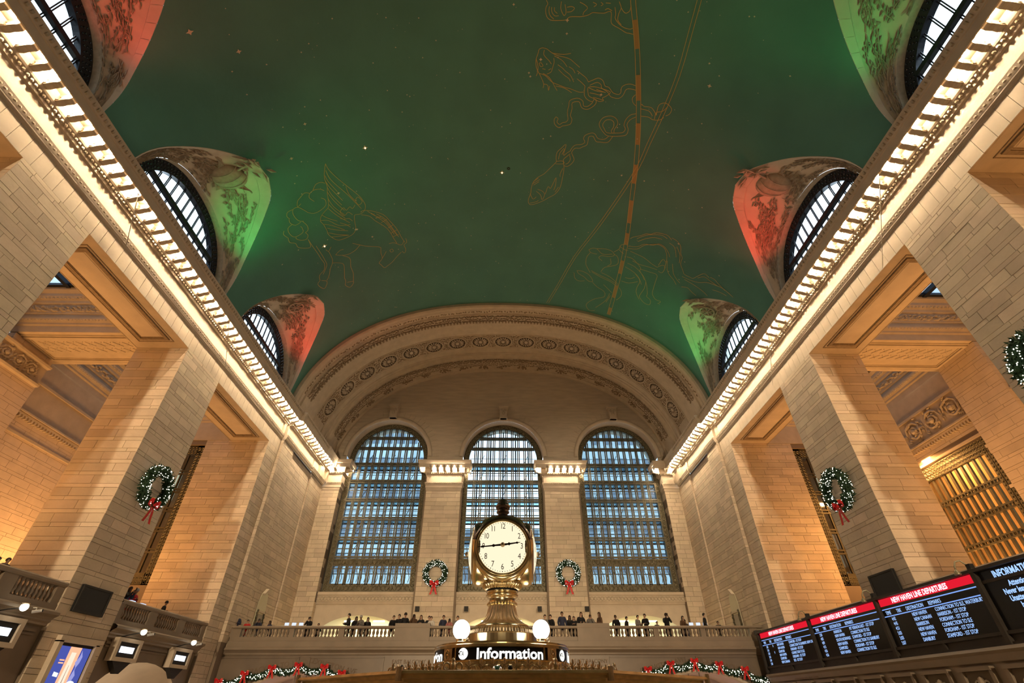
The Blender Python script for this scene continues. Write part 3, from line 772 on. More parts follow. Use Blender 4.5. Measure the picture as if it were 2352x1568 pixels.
        for q in range(ny + 1):
            y = Y0 + o + (Y1 - Y0 - 2 * o) * q / ny; wd = .22 if q in (0, ny) else .09
            MB().box(*sorted((s * (X0 + o), s * (X1 - o))), y - wd, y + wd, 20.78, 20.95).build('bar', BRONZE2, sk)
            for dd in ((-.2, .2) if 0 < q < ny else ()): MB().box(*sorted((s * (X0 + o), s * (X1 - o))), y + dd - .03, y + dd + .03, 20.82, 20.92).build('bar', BRONZE2, sk)
        for qx in range(nx):
            for qy in range(ny):
                xa = X0 + o + (X1 - X0 - 2 * o) * qx / nx; xb = X0 + o + (X1 - X0 - 2 * o) * (qx + 1) / nx; ya = Y0 + o + (Y1 - Y0 - 2 * o) * qy / ny; yb = Y0 + o + (Y1 - Y0 - 2 * o) * (qy + 1) / ny
                MB().quad((s * xa, ya, 20.9), (s * xb, ya, 20.9), (s * xb, yb, 20.9), (s * xa, yb, 20.9)).build('pane', MATS.get('skylight_glass') or glass('skylight_glass', (.30, .36, .42), .1), sk)
    # ---- beams: cross beams at the piers and the soffit panels of the architrave
    bm = ST('trim_6' if s < 0 else 'trim_7', (s * 24, 20, 17.5), f'panelled beams over the {side} side bays')
    for y0, y1 in PIERS + ((35.0, 38.0),):
        yb = y1 - .3
        MB().box(*sorted((s * 21.3, s * 29.3)), y0, yb, 17.80, 18.2).build('beam', SOFF, bm)
        fr = MB()
        for a, b, hgt in ((.28, .36, .06), (.44, .60, .10), (.66, .72, .05)):
            xa, xb, ya, yc_ = 21.3 + a, 29.3 - a, y0 + a, yb - a; w = b - a
            for q in ring4(xa, xb, ya, yc_, w): fr.box(*sorted((s * q[0], s * q[1])), q[2], q[3], 17.80 - hgt, 17.81)
        fr.build('panel_frame', SOFF, bm)
        d = MB()
        for qx in range(11):
            for qy in range(2):
                cx, cy = s * (22.5 + qx * .56 + (qy % 2) * .28), y0 + 1.15 + qy * .62
                d.sphere((cx, cy, 17.79), (.09, .09, .07), 6, 4)
                for a in range(4): d.bar((cx, cy, 17.79), (cx + .3 * cos(a * pi / 2 + pi / 4), cy + .3 * sin(a * pi / 2 + pi / 4), 17.79), .035, .05)
        STUFF(d.build('lattice_rosettes', ORN, bm))
    for y0, y1 in ((2.1, 10.6), (14.3, 22.8), (26.5, 35.0)):
        MB().box(*sorted((s * (W + .07), s * 21.3)), y0, y1, ZA, ZA + .03).build('soffit', SOFF, bm)
        MB().box(*sorted((s * 21.27, s * 21.33)), y0, y1, ZA, 17.85).build('inner_face', SOFF, bm)
        fr = MB()
        for a, b, hgt in ((.62, .66, .03), (.80, .98, .07), (1.02, 1.06, .03)):
            xa, xb, ya, yc_ = W + a * .82, 21.3 - a * .82, y0 + a, y1 - a; w = b - a
            for q in ring4(xa, xb, ya, yc_, w): fr.box(*sorted((s * q[0], s * q[1])), q[2], q[3], ZA - hgt, ZA + .01)
        fr.build('soffit_frame', SHADEORN, bm)
        pl = MB().box(*sorted((s * (W + 1.0), s * 20.4)), y0 + 1.1, y1 - 1.1, ZA - .012, ZA + .01).build('soffit_panel', PLAIN, bm)
    # ---- end wall of the bays with a tall window, and the hall wall beyond
    en = ST('wall_left_end' if s < 0 else 'wall_right_end', (s * 22, 35, 0), f'end wall of the {side} side bays')
    m = MB(); X = lambda a, b: sorted((s * a, s * b))
    m.box(*X(W + .03, 23.1), 35.04, 36.9, FLOOR_Z, ZA + 1); m.box(*X(28.2, 29.3), 35.04, 36.2, FLOOR_Z, 17.8); m.box(*X(23.1, 28.2), 35.04, 36.2, 16.35, 17.8); m.box(*X(23.1, 28.2), 35.04, 36.2, FLOOR_Z, 6.4)
    m.build('core', MORTAR, en)
    c = Clad(en)
    c.face((s * W if s > 0 else -23.1, 35), (1, 0), (0, -1), 4.8, 2.5, ZA, seed=51 + s, length=1.2)
    c.face((s * W, 35), (0, 1), (-s, 0), 1.9, FLOOR_Z + 1, ZA, seed=52, length=1.2)
    c.build()
    MB().box(*X(21.3, 29.3), 34.97, 35.02, ZA, 17.8).build('upper_wall', SOFF, en)
    wi = ST('window_10' if s < 0 else 'window_11', (s * 25.6, 35.5, 11)); wi['label'] = f'tall bronze window in the end wall behind the {side} piers'
    m = MB()
    for q in (X(23.1, 23.75), X(27.55, 28.2)): m.box(*q, 35.25, 35.45, 6.4, 16.35)
    m.box(*X(23.1, 28.2), 35.25, 35.45, 15.6, 16.35); m.box(*X(23.1, 28.2), 35.25, 35.45, 6.4, 7.2); m.build('frame', BRONZE, wi)
    rn = random.Random(8); d = MB()
    for zq in range(42):
        for q in (23.27, 23.55, 27.72, 28.0): filigree(d, (s * q, 35.22, 6.6 + zq * .23), (1, 0, 0))
    for xq in range(19):
        for zz in (6.6, 6.88, 15.8, 16.08): filigree(d, (s * (23.3 + xq * .25), 35.22, zz), (1, 0, 0))
    STUFF(d.build('frame_scrollwork', MATS['bronze_light'], wi))
    for q in range(1, 8): MB().box(*X(23.75 + q * .475 - .045, 23.75 + q * .475 + .045), 35.28, 35.42, 7.2, 15.6).build('bar', BRONZE, wi)
    for q in range(1, 6):
        for dd in (-.11, .11): MB().box(*X(23.75, 27.55), 35.26, 35.44, 7.2 + q * 1.4 + dd - .05, 7.2 + q * 1.4 + dd + .05).build('rail', BRONZE, wi)
    for q in range(8):
        for r in range(6):
            MB().quad((s * (23.75 + q * .475), 35.36, 7.2 + r * 1.4), (s * (24.225 + q * .475), 35.36, 7.2 + r * 1.4), (s * (24.225 + q * .475), 35.36, 8.6 + r * 1.4), (s * (23.75 + q * .475), 35.36, 8.6 + r * 1.4)).build('pane', MATS.get('inner_glass') or glass('inner_glass', (.55, .50, .42), .12), wi)
    # hall wall from the end pier to the far wall
    hw = ST('wall_left' if s < 0 else 'wall_right', (s * W, 42, 0), f'pale stone wall between the last {side} opening and the tall far windows')
    m = MB(); m.box(*X(18.11, 19.2), 36.95, 39.2, FLOOR_Z, 17.9); m.box(*X(18.26, 19.2), 39.2, 44.2, FLOOR_Z, 17.9); m.box(*X(18.11, 19.2), 44.25, 48, FLOOR_Z, 17.9); m.build('core', MORTAR, hw)
    c = Clad(hw)
    c.face((s * 18.06, 36.9), (0, 1), (-s, 0), 2.3, 3.4, 17.68, seed=61); c.face((s * 18.21, 39.2), (0, 1), (-s, 0), 5.0, 3.4, 17.68, seed=62)
    c.face((s * 18.06, 44.2), (0, 1), (-s, 0), 3.3, 3.4, 17.68, seed=63)
    c.face((18.06 if s > 0 else -18.21, 44.2), (1, 0), (0, -1), .15, 3.4, 17.68, seed=64); c.face((18.06 if s > 0 else -18.3, 36.9), (1, 0), (0, -1), .24, 3.4, 17.68, seed=65)
    c.build()
    # ---- balcony slab and front of the side bays
    for k, (y0, y1) in enumerate(((2.1, 10.6), (14.3, 22.8), (26.5, 35.0))):
        fl = ST(f'wall_{side}_lower_{k + 1}', (s * W, (y0 + y1) / 2, 0), f'panelled marble wall below the {side} balcony, {("nearest", "middle", "farthest")[k]} bay')
        MB().box(*X(18.45, 29.3), y0, y1, 3.0, 3.3).build('balcony_slab', PLAIN, fl)
        mm = MB()
        if s < 0 and k == 2:            # an arched passage is cut through this bay
            ya, yb, zc, ar = 26.6, 34.6, -.3, 4.0
            pts = [(y0, FLOOR_Z), (ya, FLOOR_Z), (ya, zc)] + [((ya + yb) / 2 - ar * cos(q * pi / 16), zc + 2.2 * sin(q * pi / 16)) for q in range(17)] + [(yb, zc), (yb, FLOOR_Z), (y1, FLOOR_Z), (y1, 2.9)]
            for a, b in zip(pts[3:-4], pts[4:-3]): mm.quad((-18.5, a[0], a[1]), (-18.5, b[0], b[1]), (-18.5, b[0], 2.9), (-18.5, a[0], 2.9))
            for ya_, yb_ in ((y0, ya), (yb, y1)): mm.quad((-18.5, ya_, FLOOR_Z), (-18.5, yb_, FLOOR_Z), (-18.5, yb_, 2.9), (-18.5, ya_, 2.9))
            cy = (ya + yb) / 2
            MB().grid([[(-18.5 - 2.6 * sin(t * pi / 16), cy - ar * cos(q * pi / 16) * cos(t * pi / 16), zc + 2.2 * sin(q * pi / 16) * cos(t * pi / 16)) for q in range(17)] for t in range(9)]).build('half_dome', PLAIN, fl, smooth=True)
            MB().grid([[(-18.5 - 2.6 * sin(t * pi / 16) * sqrt(1), cy - ar * cos(t * pi / 16) * q, z) for z in (FLOOR_Z, zc)] for q, t in [(1, t) for t in range(9)] + [(-1, t) for t in range(8, -1, -1)]]).build('apse_wall', PLAIN, fl)
            light('apse_lamp', 'POINT', (-19.3, cy, -.3), 60, (1, .80, .58), .25)
        else: mm.box(*X(18.5, 18.9), y0, y1, FLOOR_Z, 2.95)
        mm.build('marble_face', MATS.get('marble') or mat('marble', (.18, .138, .10), .35, noise=.12, nscale=1.2, rand=.05), fl)  # colour lowered below real marble to stand in for weaker light down here
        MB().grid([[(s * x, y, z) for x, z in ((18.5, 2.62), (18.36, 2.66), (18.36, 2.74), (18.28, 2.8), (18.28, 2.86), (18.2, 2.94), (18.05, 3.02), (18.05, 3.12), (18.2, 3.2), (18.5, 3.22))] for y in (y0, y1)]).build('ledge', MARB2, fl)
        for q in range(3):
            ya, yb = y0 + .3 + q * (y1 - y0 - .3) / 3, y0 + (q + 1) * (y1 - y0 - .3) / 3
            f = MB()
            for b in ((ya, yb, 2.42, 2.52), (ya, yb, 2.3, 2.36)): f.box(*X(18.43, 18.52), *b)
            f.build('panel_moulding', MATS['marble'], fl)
# balustrades of the side bays
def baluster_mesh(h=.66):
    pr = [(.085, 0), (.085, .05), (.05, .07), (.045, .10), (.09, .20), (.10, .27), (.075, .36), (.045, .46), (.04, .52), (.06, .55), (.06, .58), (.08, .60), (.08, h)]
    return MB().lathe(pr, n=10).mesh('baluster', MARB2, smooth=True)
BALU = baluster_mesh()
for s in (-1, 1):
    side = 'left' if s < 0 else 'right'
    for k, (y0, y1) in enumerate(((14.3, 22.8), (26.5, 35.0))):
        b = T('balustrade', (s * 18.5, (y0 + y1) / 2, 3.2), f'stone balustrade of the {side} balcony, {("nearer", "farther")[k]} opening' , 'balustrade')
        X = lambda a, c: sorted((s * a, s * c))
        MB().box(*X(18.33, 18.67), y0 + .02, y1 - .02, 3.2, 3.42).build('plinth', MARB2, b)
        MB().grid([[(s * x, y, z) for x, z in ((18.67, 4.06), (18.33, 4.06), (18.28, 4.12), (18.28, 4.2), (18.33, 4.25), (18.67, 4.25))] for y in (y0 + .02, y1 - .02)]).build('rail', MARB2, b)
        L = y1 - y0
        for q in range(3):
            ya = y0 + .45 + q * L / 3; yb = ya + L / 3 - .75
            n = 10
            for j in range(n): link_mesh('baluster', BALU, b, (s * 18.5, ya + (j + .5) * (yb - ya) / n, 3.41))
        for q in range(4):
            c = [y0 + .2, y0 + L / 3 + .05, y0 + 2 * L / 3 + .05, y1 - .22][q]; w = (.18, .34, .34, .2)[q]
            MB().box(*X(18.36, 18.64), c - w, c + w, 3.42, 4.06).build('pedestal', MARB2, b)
# big orange window in the right outer wall
wi = ST('window_12', (29.5, 30.7, 9)); wi['label'] = 'wide bronze grille window glowing orange behind the right piers'
m = MB(); m.box(29.35, 29.6, 26.15, 34.6, 12.2, 13.05); m.box(29.35, 29.6, 26.15, 26.75, 5, 12.2); m.box(29.35, 29.6, 34.0, 34.6, 5, 12.2); m.build('frame', BRONZE, wi)
d = MB()
for q in range(32):
    for zz in (12.35, 12.62, 12.89): filigree(d, (29.32, 26.3 + q * .26, zz), (0, 1, 0))
    for yy in (26.3, 26.58): filigree(d, (29.32, yy, 5.2 + q * .225), (0, 1, 0))
STUFF(d.build('frame_scrollwork', MATS['bronze_light'], wi))
for q in range(1, 15):
    MB().box(29.42, 29.56, 26.75 + q * .49 - .085, 26.75 + q * .49 + .085, 5, 12.2).build('bar', BRONZE, wi)
for q in range(5):
    for dd in (-.12, .12): MB().box(29.38, 29.58, 26.75, 34.0, 10.6 - q * 1.4 + dd - .05, 10.6 - q * 1.4 + dd + .05).build('rail', BRONZE, wi)
    for j in range(29): MB().box(29.34, 29.42, 26.75 + j * .25 + .08, 26.75 + j * .25 + .17, 10.52 - q * 1.4, 10.68 - q * 1.4).build('rail_block', BRONZE, wi)
for q in range(15):
    for r in range(5):
        a, b = 26.75 + q * .485, 26.75 + (q + 1) * .485; z1 = (12.2, 10.6, 9.2, 7.8, 6.4)[r]; z0 = (10.6, 9.2, 7.8, 6.4, 5.0)[r]
        MB().quad((29.5, a, z0), (29.5, b, z0), (29.5, b, z1), (29.5, a, z1)).build('pane', MATS.get('amber_glass') or glass('amber_glass', (.95, .75, .45), .06), wi)
rm = ST('wall_right_passage', (31.5, 30.7, 9), 'lit passage behind the orange window')
MB().box(31.6, 31.7, 25, 36.5, 3.4, 14).build('wall', PLAIN, rm); MB().box(30, 31.6, 25, 36.5, 14, 14.1).build('ceiling', PLAIN, rm); MB().box(30, 31.6, 25, 36.5, 3.3, 3.4).build('floor', PLAIN, rm)
light('passage_lamp', 'AREA', (30.7, 30.7, 13.6), 2600, ORANGE, (8, .8), (30.9, 30.7, 4), up='X'); light('passage_lamp', 'AREA', (31.2, 30.7, 3.7), 1100, ORANGE, (8, .6), (31.2, 30.7, 14), up='X')

for s in (-1, 1):
    X = lambda a, b: sorted((s * a, s * b))
    rm = ST('wall_left_passage' if s < 0 else 'wall_right_end_passage', (s * 25, 39, 8), 'dim corridor behind the end window')
    MB().box(*X(19.2, 30), 40, 40.2, FLOOR_Z, 18).box(*X(19.2, 30), 36.2, 40, 17.8, 18).box(*X(29.4, 30), 36, 40, FLOOR_Z, 18).build('shell', PLAIN, rm)
    for zz in (7.5, 11.5): light('corridor_lamp', 'POINT', (s * 24.5, 38.2, zz), 45, (1, .62, .28), .2)
    MB().box(*X(26, 26.8), 38, 38.1, 13, 15.5).build('lit_pane', MATS.get('corridor_glow') or emis('corridor_glow', (.85, 1.0, .85), 1.0), rm)
nw = ST('wall_near', (0, -36, 10), 'far west wall behind the viewer with the near part of the hall')
MB().box(-30, 30, -36.5, -36, FLOOR_Z, 33).box(-18.8, -18.4, -36, -2, FLOOR_Z, 20.5).box(18.4, 18.8, -36, -2, FLOOR_Z, 20.5).box(-30, -18.9, -2.5, 2.1, 20.4, 20.6).box(18.9, 30, -2.5, 2.1, 20.4, 20.6).box(-30, -18.8, -2.5, -2, FLOOR_Z, 21).box(18.8, 30, -2.5, -2, FLOOR_Z, 21).box(-30, -29.4, -2, 0, FLOOR_Z, 21).box(29.4, 30, -2, 0, FLOOR_Z, 21).build('masonry', PLAIN, nw)
MB().grid([[(x, y, z) for x, z in (vpt(k / 40) for k in range(41))] for y in (-36, -7.9)]).build('near_vault', VAULT, nw, smooth=True)
# ------------------------------------------------------------------ far wall
WC = (-12.03, .12, 12.27); WR = 4.2; SPR = 20.95; GY = 48.6
def text_mesh(body, size, align='CENTER', extrude=.01, spacing=1.0, bold=0.):
    cu = bpy.data.curves.new('t', 'FONT'); cu.body = body; cu.size = size; cu.align_x = align; cu.extrude = extrude; cu.space_character = spacing; cu.resolution_u = 3
    if bold: cu.offset = bold
    o = bpy.data.objects.new('t', cu); me = bpy.data.meshes.new_from_object(o)
    bpy.data.objects.remove(o); bpy.data.curves.remove(cu); return me
def text(name, body, size, m, parent, loc, ax, ay, align='CENTER', extrude=.01, spacing=1.0, sx=1.0, bold=0.):
    me = text_mesh(body, size, align, extrude, spacing, bold); me.materials.clear(); me.materials.append(m)
    ax, ay = Vector(ax).normalized(), Vector(ay).normalized(); az = ax.cross(ay)
    o = bpy.data.objects.new(name, me); COL.objects.link(o); o.parent = parent
    R = Matrix((ax * sx, ay, az)).transposed().to_4x4(); R.translation = Vector(loc) - (wloc(parent) if parent is not None else Vector((0, 0, 0)))
    o.matrix_basis = R
    return o
fw = ST('wall_far', (0, FY, 10), 'far end wall with three tall arched windows')
# tympanum with three arched holes
def hole_top(x):
    for c in WC:
        if abs(x - c) < WR: return SPR + sqrt(WR * WR - (x - c) ** 2)
    return 20.35
m = MB(); xs = [-18.4 + 36.8 * i / 460 for i in range(461)]
xs = sorted(set([round(q, 4) for q in xs] + [round(c + e, 4) for c in WC for e in (-WR - .0005, -WR + .0005, WR - .0005, WR + .0005)]))
for a, b in zip(xs, xs[1:]):
    if max(vz(a, 1.0), vz(b, 1.0)) > 20.4: m.quad((a, FY, max(20.35, min(hole_top(a), vz(a, .9)))), (b, FY, max(20.35, min(hole_top(b), vz(b, .9)))), (b, FY, max(20.35, vz(b, .9))), (a, FY, max(20.35, vz(a, .9))))
m.build('tympanum', TRAV, fw)
for c in WC:
    P = lambda r, a, yy: (c + r * cos(a), yy, SPR + r * sin(a))
    A = [pi * k / 40 for k in range(41)]
    MB().grid([[P(WR, a, yy) for a in A] for yy in (FY, GY + .2)]).build('arch_reveal', PLAIN, fw, smooth=True)
    MB().grid([[P(r, a, yy) for a in A] for r, yy in ((WR, FY - .02), (WR + .05, FY - .14), (WR + .2, FY - .2), (WR + .38, FY - .16), (WR + .45, FY - .02))]).build('archivolt_roll', PLAIN, fw, smooth=True)
    n = 26
    for k in range(n):
        a0, a1 = pi * k / n + .003, pi * (k + 1) / n - .003
        MB().prism([(WR + .47, a0), (WR + 1.18, a0), (WR + 1.18, a1), (WR + .47, a1)], lambda r, a, d: P(r, a, FY - d), -.02, .035).build('voussoir', TRAV, fw)
    ks = MB(); ks.prism([(-.34, WR + .1), (.34, WR + .1), (.46, WR + 1.5), (-.46, WR + 1.5)], lambda u, v, d: (c + u, FY - d, SPR + v), 0, .55)
    ks.box(c - .55, c + .55, FY - .68, FY, SPR + WR + 1.5, SPR + WR + 1.68); ks.box(c - .40, c + .40, FY - .62, FY, SPR + WR + .1, SPR + WR + .28)
    ks.build('keystone', PLAIN, fw)
    kk = MB()
    for sg in (-1, 1): kk.tube([(c + sg * .2 + .13 * cos(q * .8), FY - .58, SPR + WR + 1.1 + .13 * sin(q * .8)) for q in range(9)], .045, 5)
    kk.sphere((c, FY - .58, SPR + WR + .75), (.16, .1, .25), 8, 6); STUFF(kk.build('keystone_carving', ORN, fw))
# piers of the far wall and their lit capitals
piers = [(-7.58, -4.13, 0), (4.33, 7.77, 0), (-18.3, -16.32, 1), (16.55, 18.3, 1)]
CAP = [(0, 17.25), (.06, 17.4), (.06, 17.55), (.12, 17.6), (.12, 17.8), (.16, 17.92), (.22, 18.06), (.22, 18.12), (.04, 18.15), (.04, 18.92), (.12, 18.96), (.30, 19.1), (.30, 19.66), (.80, 19.67), (.80, 19.44), (.88, 19.42), (.88, 19.82), (.92, 19.86), (1.0, 20.1), (1.02, 20.2), (.2, 20.42), (-.3, 20.42)]
c_all = Clad(fw)
for x0, x1, edge in piers:
    MB().box(x0 - (.0 if edge else .15), x1 + (.0 if edge else .15), FY + .05, GY + .9, FLOOR_Z, 20.4).build('pier_core', MORTAR, fw)
    c_all.face((x0, FY), (1, 0), (0, -1), x1 - x0, 3.4, 17.3, seed=int(x0) + 71, length=1.15, tall=.40, thin=.40)
    for xx, nx in ((x0, -1), (x1, 1)):
        if abs(xx) < 18: c_all.face((xx, FY), (0, 1), (nx, 0), 1.2, 3.4, 20.3, seed=int(xx) + 90, length=1.2, tall=.40, thin=.40)
    rws = [[(x0 - o, GY, z), (x0 - o, FY - o, z), (x1 + o, FY - o, z), (x1 + o, GY, z)] for o, z in CAP]
    cp = MB().grid(rws).add([(x0, FY, 20.42), (x1, FY, 20.42), (x1, GY, 20.42), (x0, GY, 20.42)], [(0, 1, 2, 3)]).build('capital', PLAIN, fw)
    n = 5 if not edge else 2
    for k in range(n):
        xx = x0 + (x1 - x0) * (k + .5) / n if not edge else ((x0 + .6 + k * .75) if x0 < 0 else (x1 - .6 - k * .75))
        bracket(fw, (xx, FY - .30, 19.67), -pi / 2)
    for xx, rz in ((x0 - .30, pi), (x1 + .30, 0)):
        if abs(xx) < 17.5: bracket(fw, (xx, FY + .15, 19.67), rz)
    d = MB(); x = x0
    while x < x1 + .05: d.sphere((x, FY - .22, 18.0), (.07, .06, .06), 5, 3); d.sphere((x, FY - .25, 19.03), (.07, .08, .08), 5, 3); x += .2
    STUFF(d.build('capital_beads', ORN, fw))
c_all.build()
# zone under the windows
def low_top(x):
    for c in (-12.2, .1, 12.4):
        if abs(x - c) < 3.6: return 4.8 + 1.6 * sqrt(max(0, 1 - ((x - c) / 3.6) ** 2))
    return None
m = MB(); xs = [-18.2 + 36.4 * i / 300 for i in range(301)]
for a, b in zip(xs, xs[1:]):
    ta, tb = low_top((a + b) / 2) and max(3.4, low_top(a) or 3.4), low_top((a + b) / 2) and max(3.4, low_top(b) or 3.4)
    m.quad((a, 48.1, ta or 3.4), (b, 48.1, tb or 3.4), (b, 48.1, 7.3), (a, 48.1, 7.3))
m.build('wall_below_sills', PLAIN, fw)
for c, x0, x1 in ((WC[0], -16.3, -7.6), (WC[1], -4.13, 4.33), (WC[2], 7.77, 16.55)):
    MB().grid([[(x, y, z) for y, z in ((48.15, 7.2), (48.0, 7.3), (48.0, 7.42), (47.92, 7.46), (47.92, 7.95), (47.85, 8.0), (47.85, 8.22), (48.7, 8.3))] for x in (x0, x1)]).build('sill', PLAIN, fw)
    d = MB(); n = int((x1 - x0) / .3)
    for k in range(n):
        xx = x0 + (k + .5) * (x1 - x0) / n; d.tube([(xx + .13 * cos(q * pi / 4), 47.91, 7.7 + .15 * sin(q * pi / 4)) for q in range(8)], .04, 4, closed=True)
    STUFF(d.build('guilloche', ORN, fw))
# lit passages behind the balcony
ps = ST('wall_far_passage', (0, 50, 5), 'lit cream passages behind the balcony arches')
CREAM = mat('cream_plaster', (.78, .74, .55), .6)
MB().box(-18, 18, 52.5, 52.6, 3.4, 7.2).box(-18, 18, 48.2, 52.5, 7.0, 7.1).build('shell', CREAM, ps)
for c in (-12.2, .1, 12.4):
    light('passage_light', 'AREA', (c, 50.3, 6.7), 420, (1, .9, .62), (5, 2.4), (c, 50.3, 3))
    for q in (-1.3, 1.3): MB().box(c + q - .5, c + q + .5, 49.6, 49.75, 6.1, 6.2).build('light_tube', MATS.get('tube') or emis('tube', (1, .95, .8), 5), ps)
# ---- the three tall windows
LEV = [11.2, 12.97, 14.85, 16.7, 18.6, 20.5, 22.3]
for wi_, c in enumerate(WC):
    nm = ('left', 'middle', 'right')[wi_]
    w = ST(f'window_{wi_ + 1 + 40}', (c, GY, 14)); w['label'] = f'{nm} tall arched window of the far wall with bronze grid'
    RI = WR - .55
    A = [pi * k / 36 for k in range(37)]
    ring = lambda r, yy: [(c - r, yy, 8.3)] + [(c - r * cos(a), yy, SPR + r * sin(a)) for a in A] + [(c + r, yy, 8.3)]
    MB().grid([ring(r, yy) for r, yy in ((WR, GY + .15), (WR, GY - .12), (RI, GY - .12), (RI, GY + .15))]).box(c - RI, c + RI, GY - .1, GY + .1, 8.3, 9.0).build('frame', BRONZE, w)
    d = MB(); rn = random.Random(wi_)
    path = ring((WR + RI) / 2, GY - .14); pp = []
    for a, b in zip(path, path[1:]):
        L = (Vector(b) - Vector(a)).length; n = max(1, int(L / .4))
        for q in range(n): pp.append(Vector(a).lerp(Vector(b), (q + .5) / n))
    for k, p in enumerate(pp):
        d.tube([(p.x + .17 * cos(q * .95 + k), p.y - .02, p.z + .17 * sin(q * .95 + k)) for q in range(6)], .035, 4)
        d.sphere((p.x, p.y, p.z), (.07, .05, .07), 5, 3)
    for k in range(20):
        x = c - RI + (k + .5) * 2 * RI / 20
        for zz in (8.65, 10.85): d.tube([(x + .16 * cos(q * .95 + k), GY - .14, zz + .2 * sin(q * .95 + k)) for q in range(6)], .035, 4)
        d.tube([(x, GY - .05, 9.1), (x + .1, GY - .05, 9.5), (x, GY - .05, 9.9), (x - .1, GY - .05, 10.2), (x, GY - .05, 10.5)], .03, 4)
    STUFF(d.build('frame_scrollwork', MATS.get('bronze_light') or mat('bronze_light', (.25, .22, .14), .4, .5), w))
    ztop = lambda u: SPR + sqrt(max(0, RI * RI - u * u))
    NC = 11; stp = 2 * RI / NC
    for k in range(NC + 1):
        u = -RI + k * stp; zt = ztop(u)
        if k in (0, NC): continue
        for dd in (-.085, .085): MB().box(c + u + dd - .055, c + u + dd + .055, GY - .1, GY + .04, 8.9, zt).build('mullion', BRONZE, w)
    for z in LEV + [23.5]:
        hw = RI if z < SPR else sqrt(max(0, RI * RI - (z - SPR) ** 2))
        for dd in (-.10, .10): MB().box(c - hw, c + hw, GY - .13, GY + .05, z + dd - .065, z + dd + .065).build('rail', BRONZE, w)
        if z < 22: MB().box(c - hw, c + hw, GY - .08, GY + .03, z - .95, z - .89).build('rail', BRONZE, w)
    MB().box(c - RI, c + RI, GY - .06, GY + .02, 10.5, 11.1).build('grille_band', BRONZE, w)
    lv = [8.9] + LEV + [23.5, 26]
    for k in range(NC):
        u0, u1 = -RI + k * stp + .1, -RI + (k + 1) * stp - .1
        for a, b in zip(lv, lv[1:]):
            zt = [min(b, ztop(u1 + (u0 - u1) * q / 3)) for q in range(4)]
            if max(zt) <= a + .05: continue
            MB().add([(c + u0, GY, a), (c + u1, GY, a)] + [(c + u1 + (u0 - u1) * q / 3, GY, max(a, zt[q])) for q in range(4)], [tuple(range(6))]).build('pane', GLASSW, w)
    # glass catwalks between the inner and the outer glazing
    for z in LEV[:-1]:
        MB().box(c - WR + .05, c + WR - .05, GY + .25, GY + 1.5, z - .06, z).build('catwalk', MATS.get('catwalk_glass') or glass('catwalk_glass', (.62, .78, .84), .10, .3, (.6, .8, .9)), w)
        j = MB()
        for q in range(12): j.box(c - WR + .3 + q * .7, c - WR + .34 + q * .7, GY + .25, GY + 1.5, z - .14, z - .06)
        j.box(c - WR, c + WR, GY + 1.4, GY + 1.5, z - .14, z + .02); j.box(c - WR, c + WR, GY + .25, GY + .33, z - .14, z + .02)
        STUFF(j.build('catwalk_joists', BRONZE2, w))
        q = MB()
        for sg in (-2.4, 0, 2.4): q.bar((c + sg - .35, GY + .9, z + .05), (c + sg + .35, GY + .9, z + 1.5), .05, .05)
        q.box(c - WR, c + WR, GY + .6, GY + .64, z + .95, z + .99); q.build('catwalk_railing', BRONZE2, w)
    o = MB(); OY = GY + 1.75
    for k in range(7): o.box(c - WR + k * 2 * WR / 6 - .07, c - WR + k * 2 * WR / 6 + .07, OY, OY + .12, 8, ztop(min(RI, max(-RI, -WR + k * 2 * WR / 6))) + .8)
    for z in [10.2 + q * 1.86 for q in range(8)]: o.box(c - WR, c + WR, OY, OY + .1, z - .035, z + .035)
    STUFF(o.build('outer_bars', BRONZE2, w))
    og = MB().grid([[(c - WR, OY + .06, 8), (c + WR, OY + .06, 8)], [(c - WR, OY + .06, 25.6), (c + WR, OY + .06, 25.6)]]).build('outer_glazing', MATS.get('outer_glass') or glass('outer_glass', (.82, .92, .97), .06), w)
    MB().box(c - WR - .3, c - WR, GY + .2, OY + .2, 8, 21).box(c + WR, c + WR + .3, GY + .2, OY + .2, 8, 21).build('side_wall', PLAIN, w)
    MB().grid([[(c + (WR + .05) * cos(a), yy, SPR + (WR + .05) * sin(a)) for a in A] for yy in (GY + .1, OY + .3)]).build('vault', PLAIN, w)
# buildings across the street
FAC = mat('facade', (.48, .56, .58), .8, noise=.08, nscale=.2); FACW = mat('facade_window', (.16, .20, .25), .2)
for nm, x0, x1, y0, h in (('left', -44, -9.5, 78, 62), ('right', 10.5, 46, 78, 62), ('middle', -9.3, 10.3, 84, 24)):
    b = T('building', ((x0 + x1) / 2, y0, -6), f'grey-blue facade seen outside the {nm} tall window', 'building')
    MB().box(x0, x1, y0, y0 + 10, -6, h).build('wall', FAC, b)
    for i in range(9 if nm != 'middle' else 8):
        for k in range(5 if nm != 'middle' else 2):
            xx = (x1 - 2.4 - i * 2.2) if nm == 'left' else (x0 + 1 + i * 2.2); zz = 16 + k * 5.2
            if zz + 2.6 < h: MB().box(xx, xx + 1.3, y0 - .1, y0 + .1, zz, zz + 2.6).build('window', FACW, b)
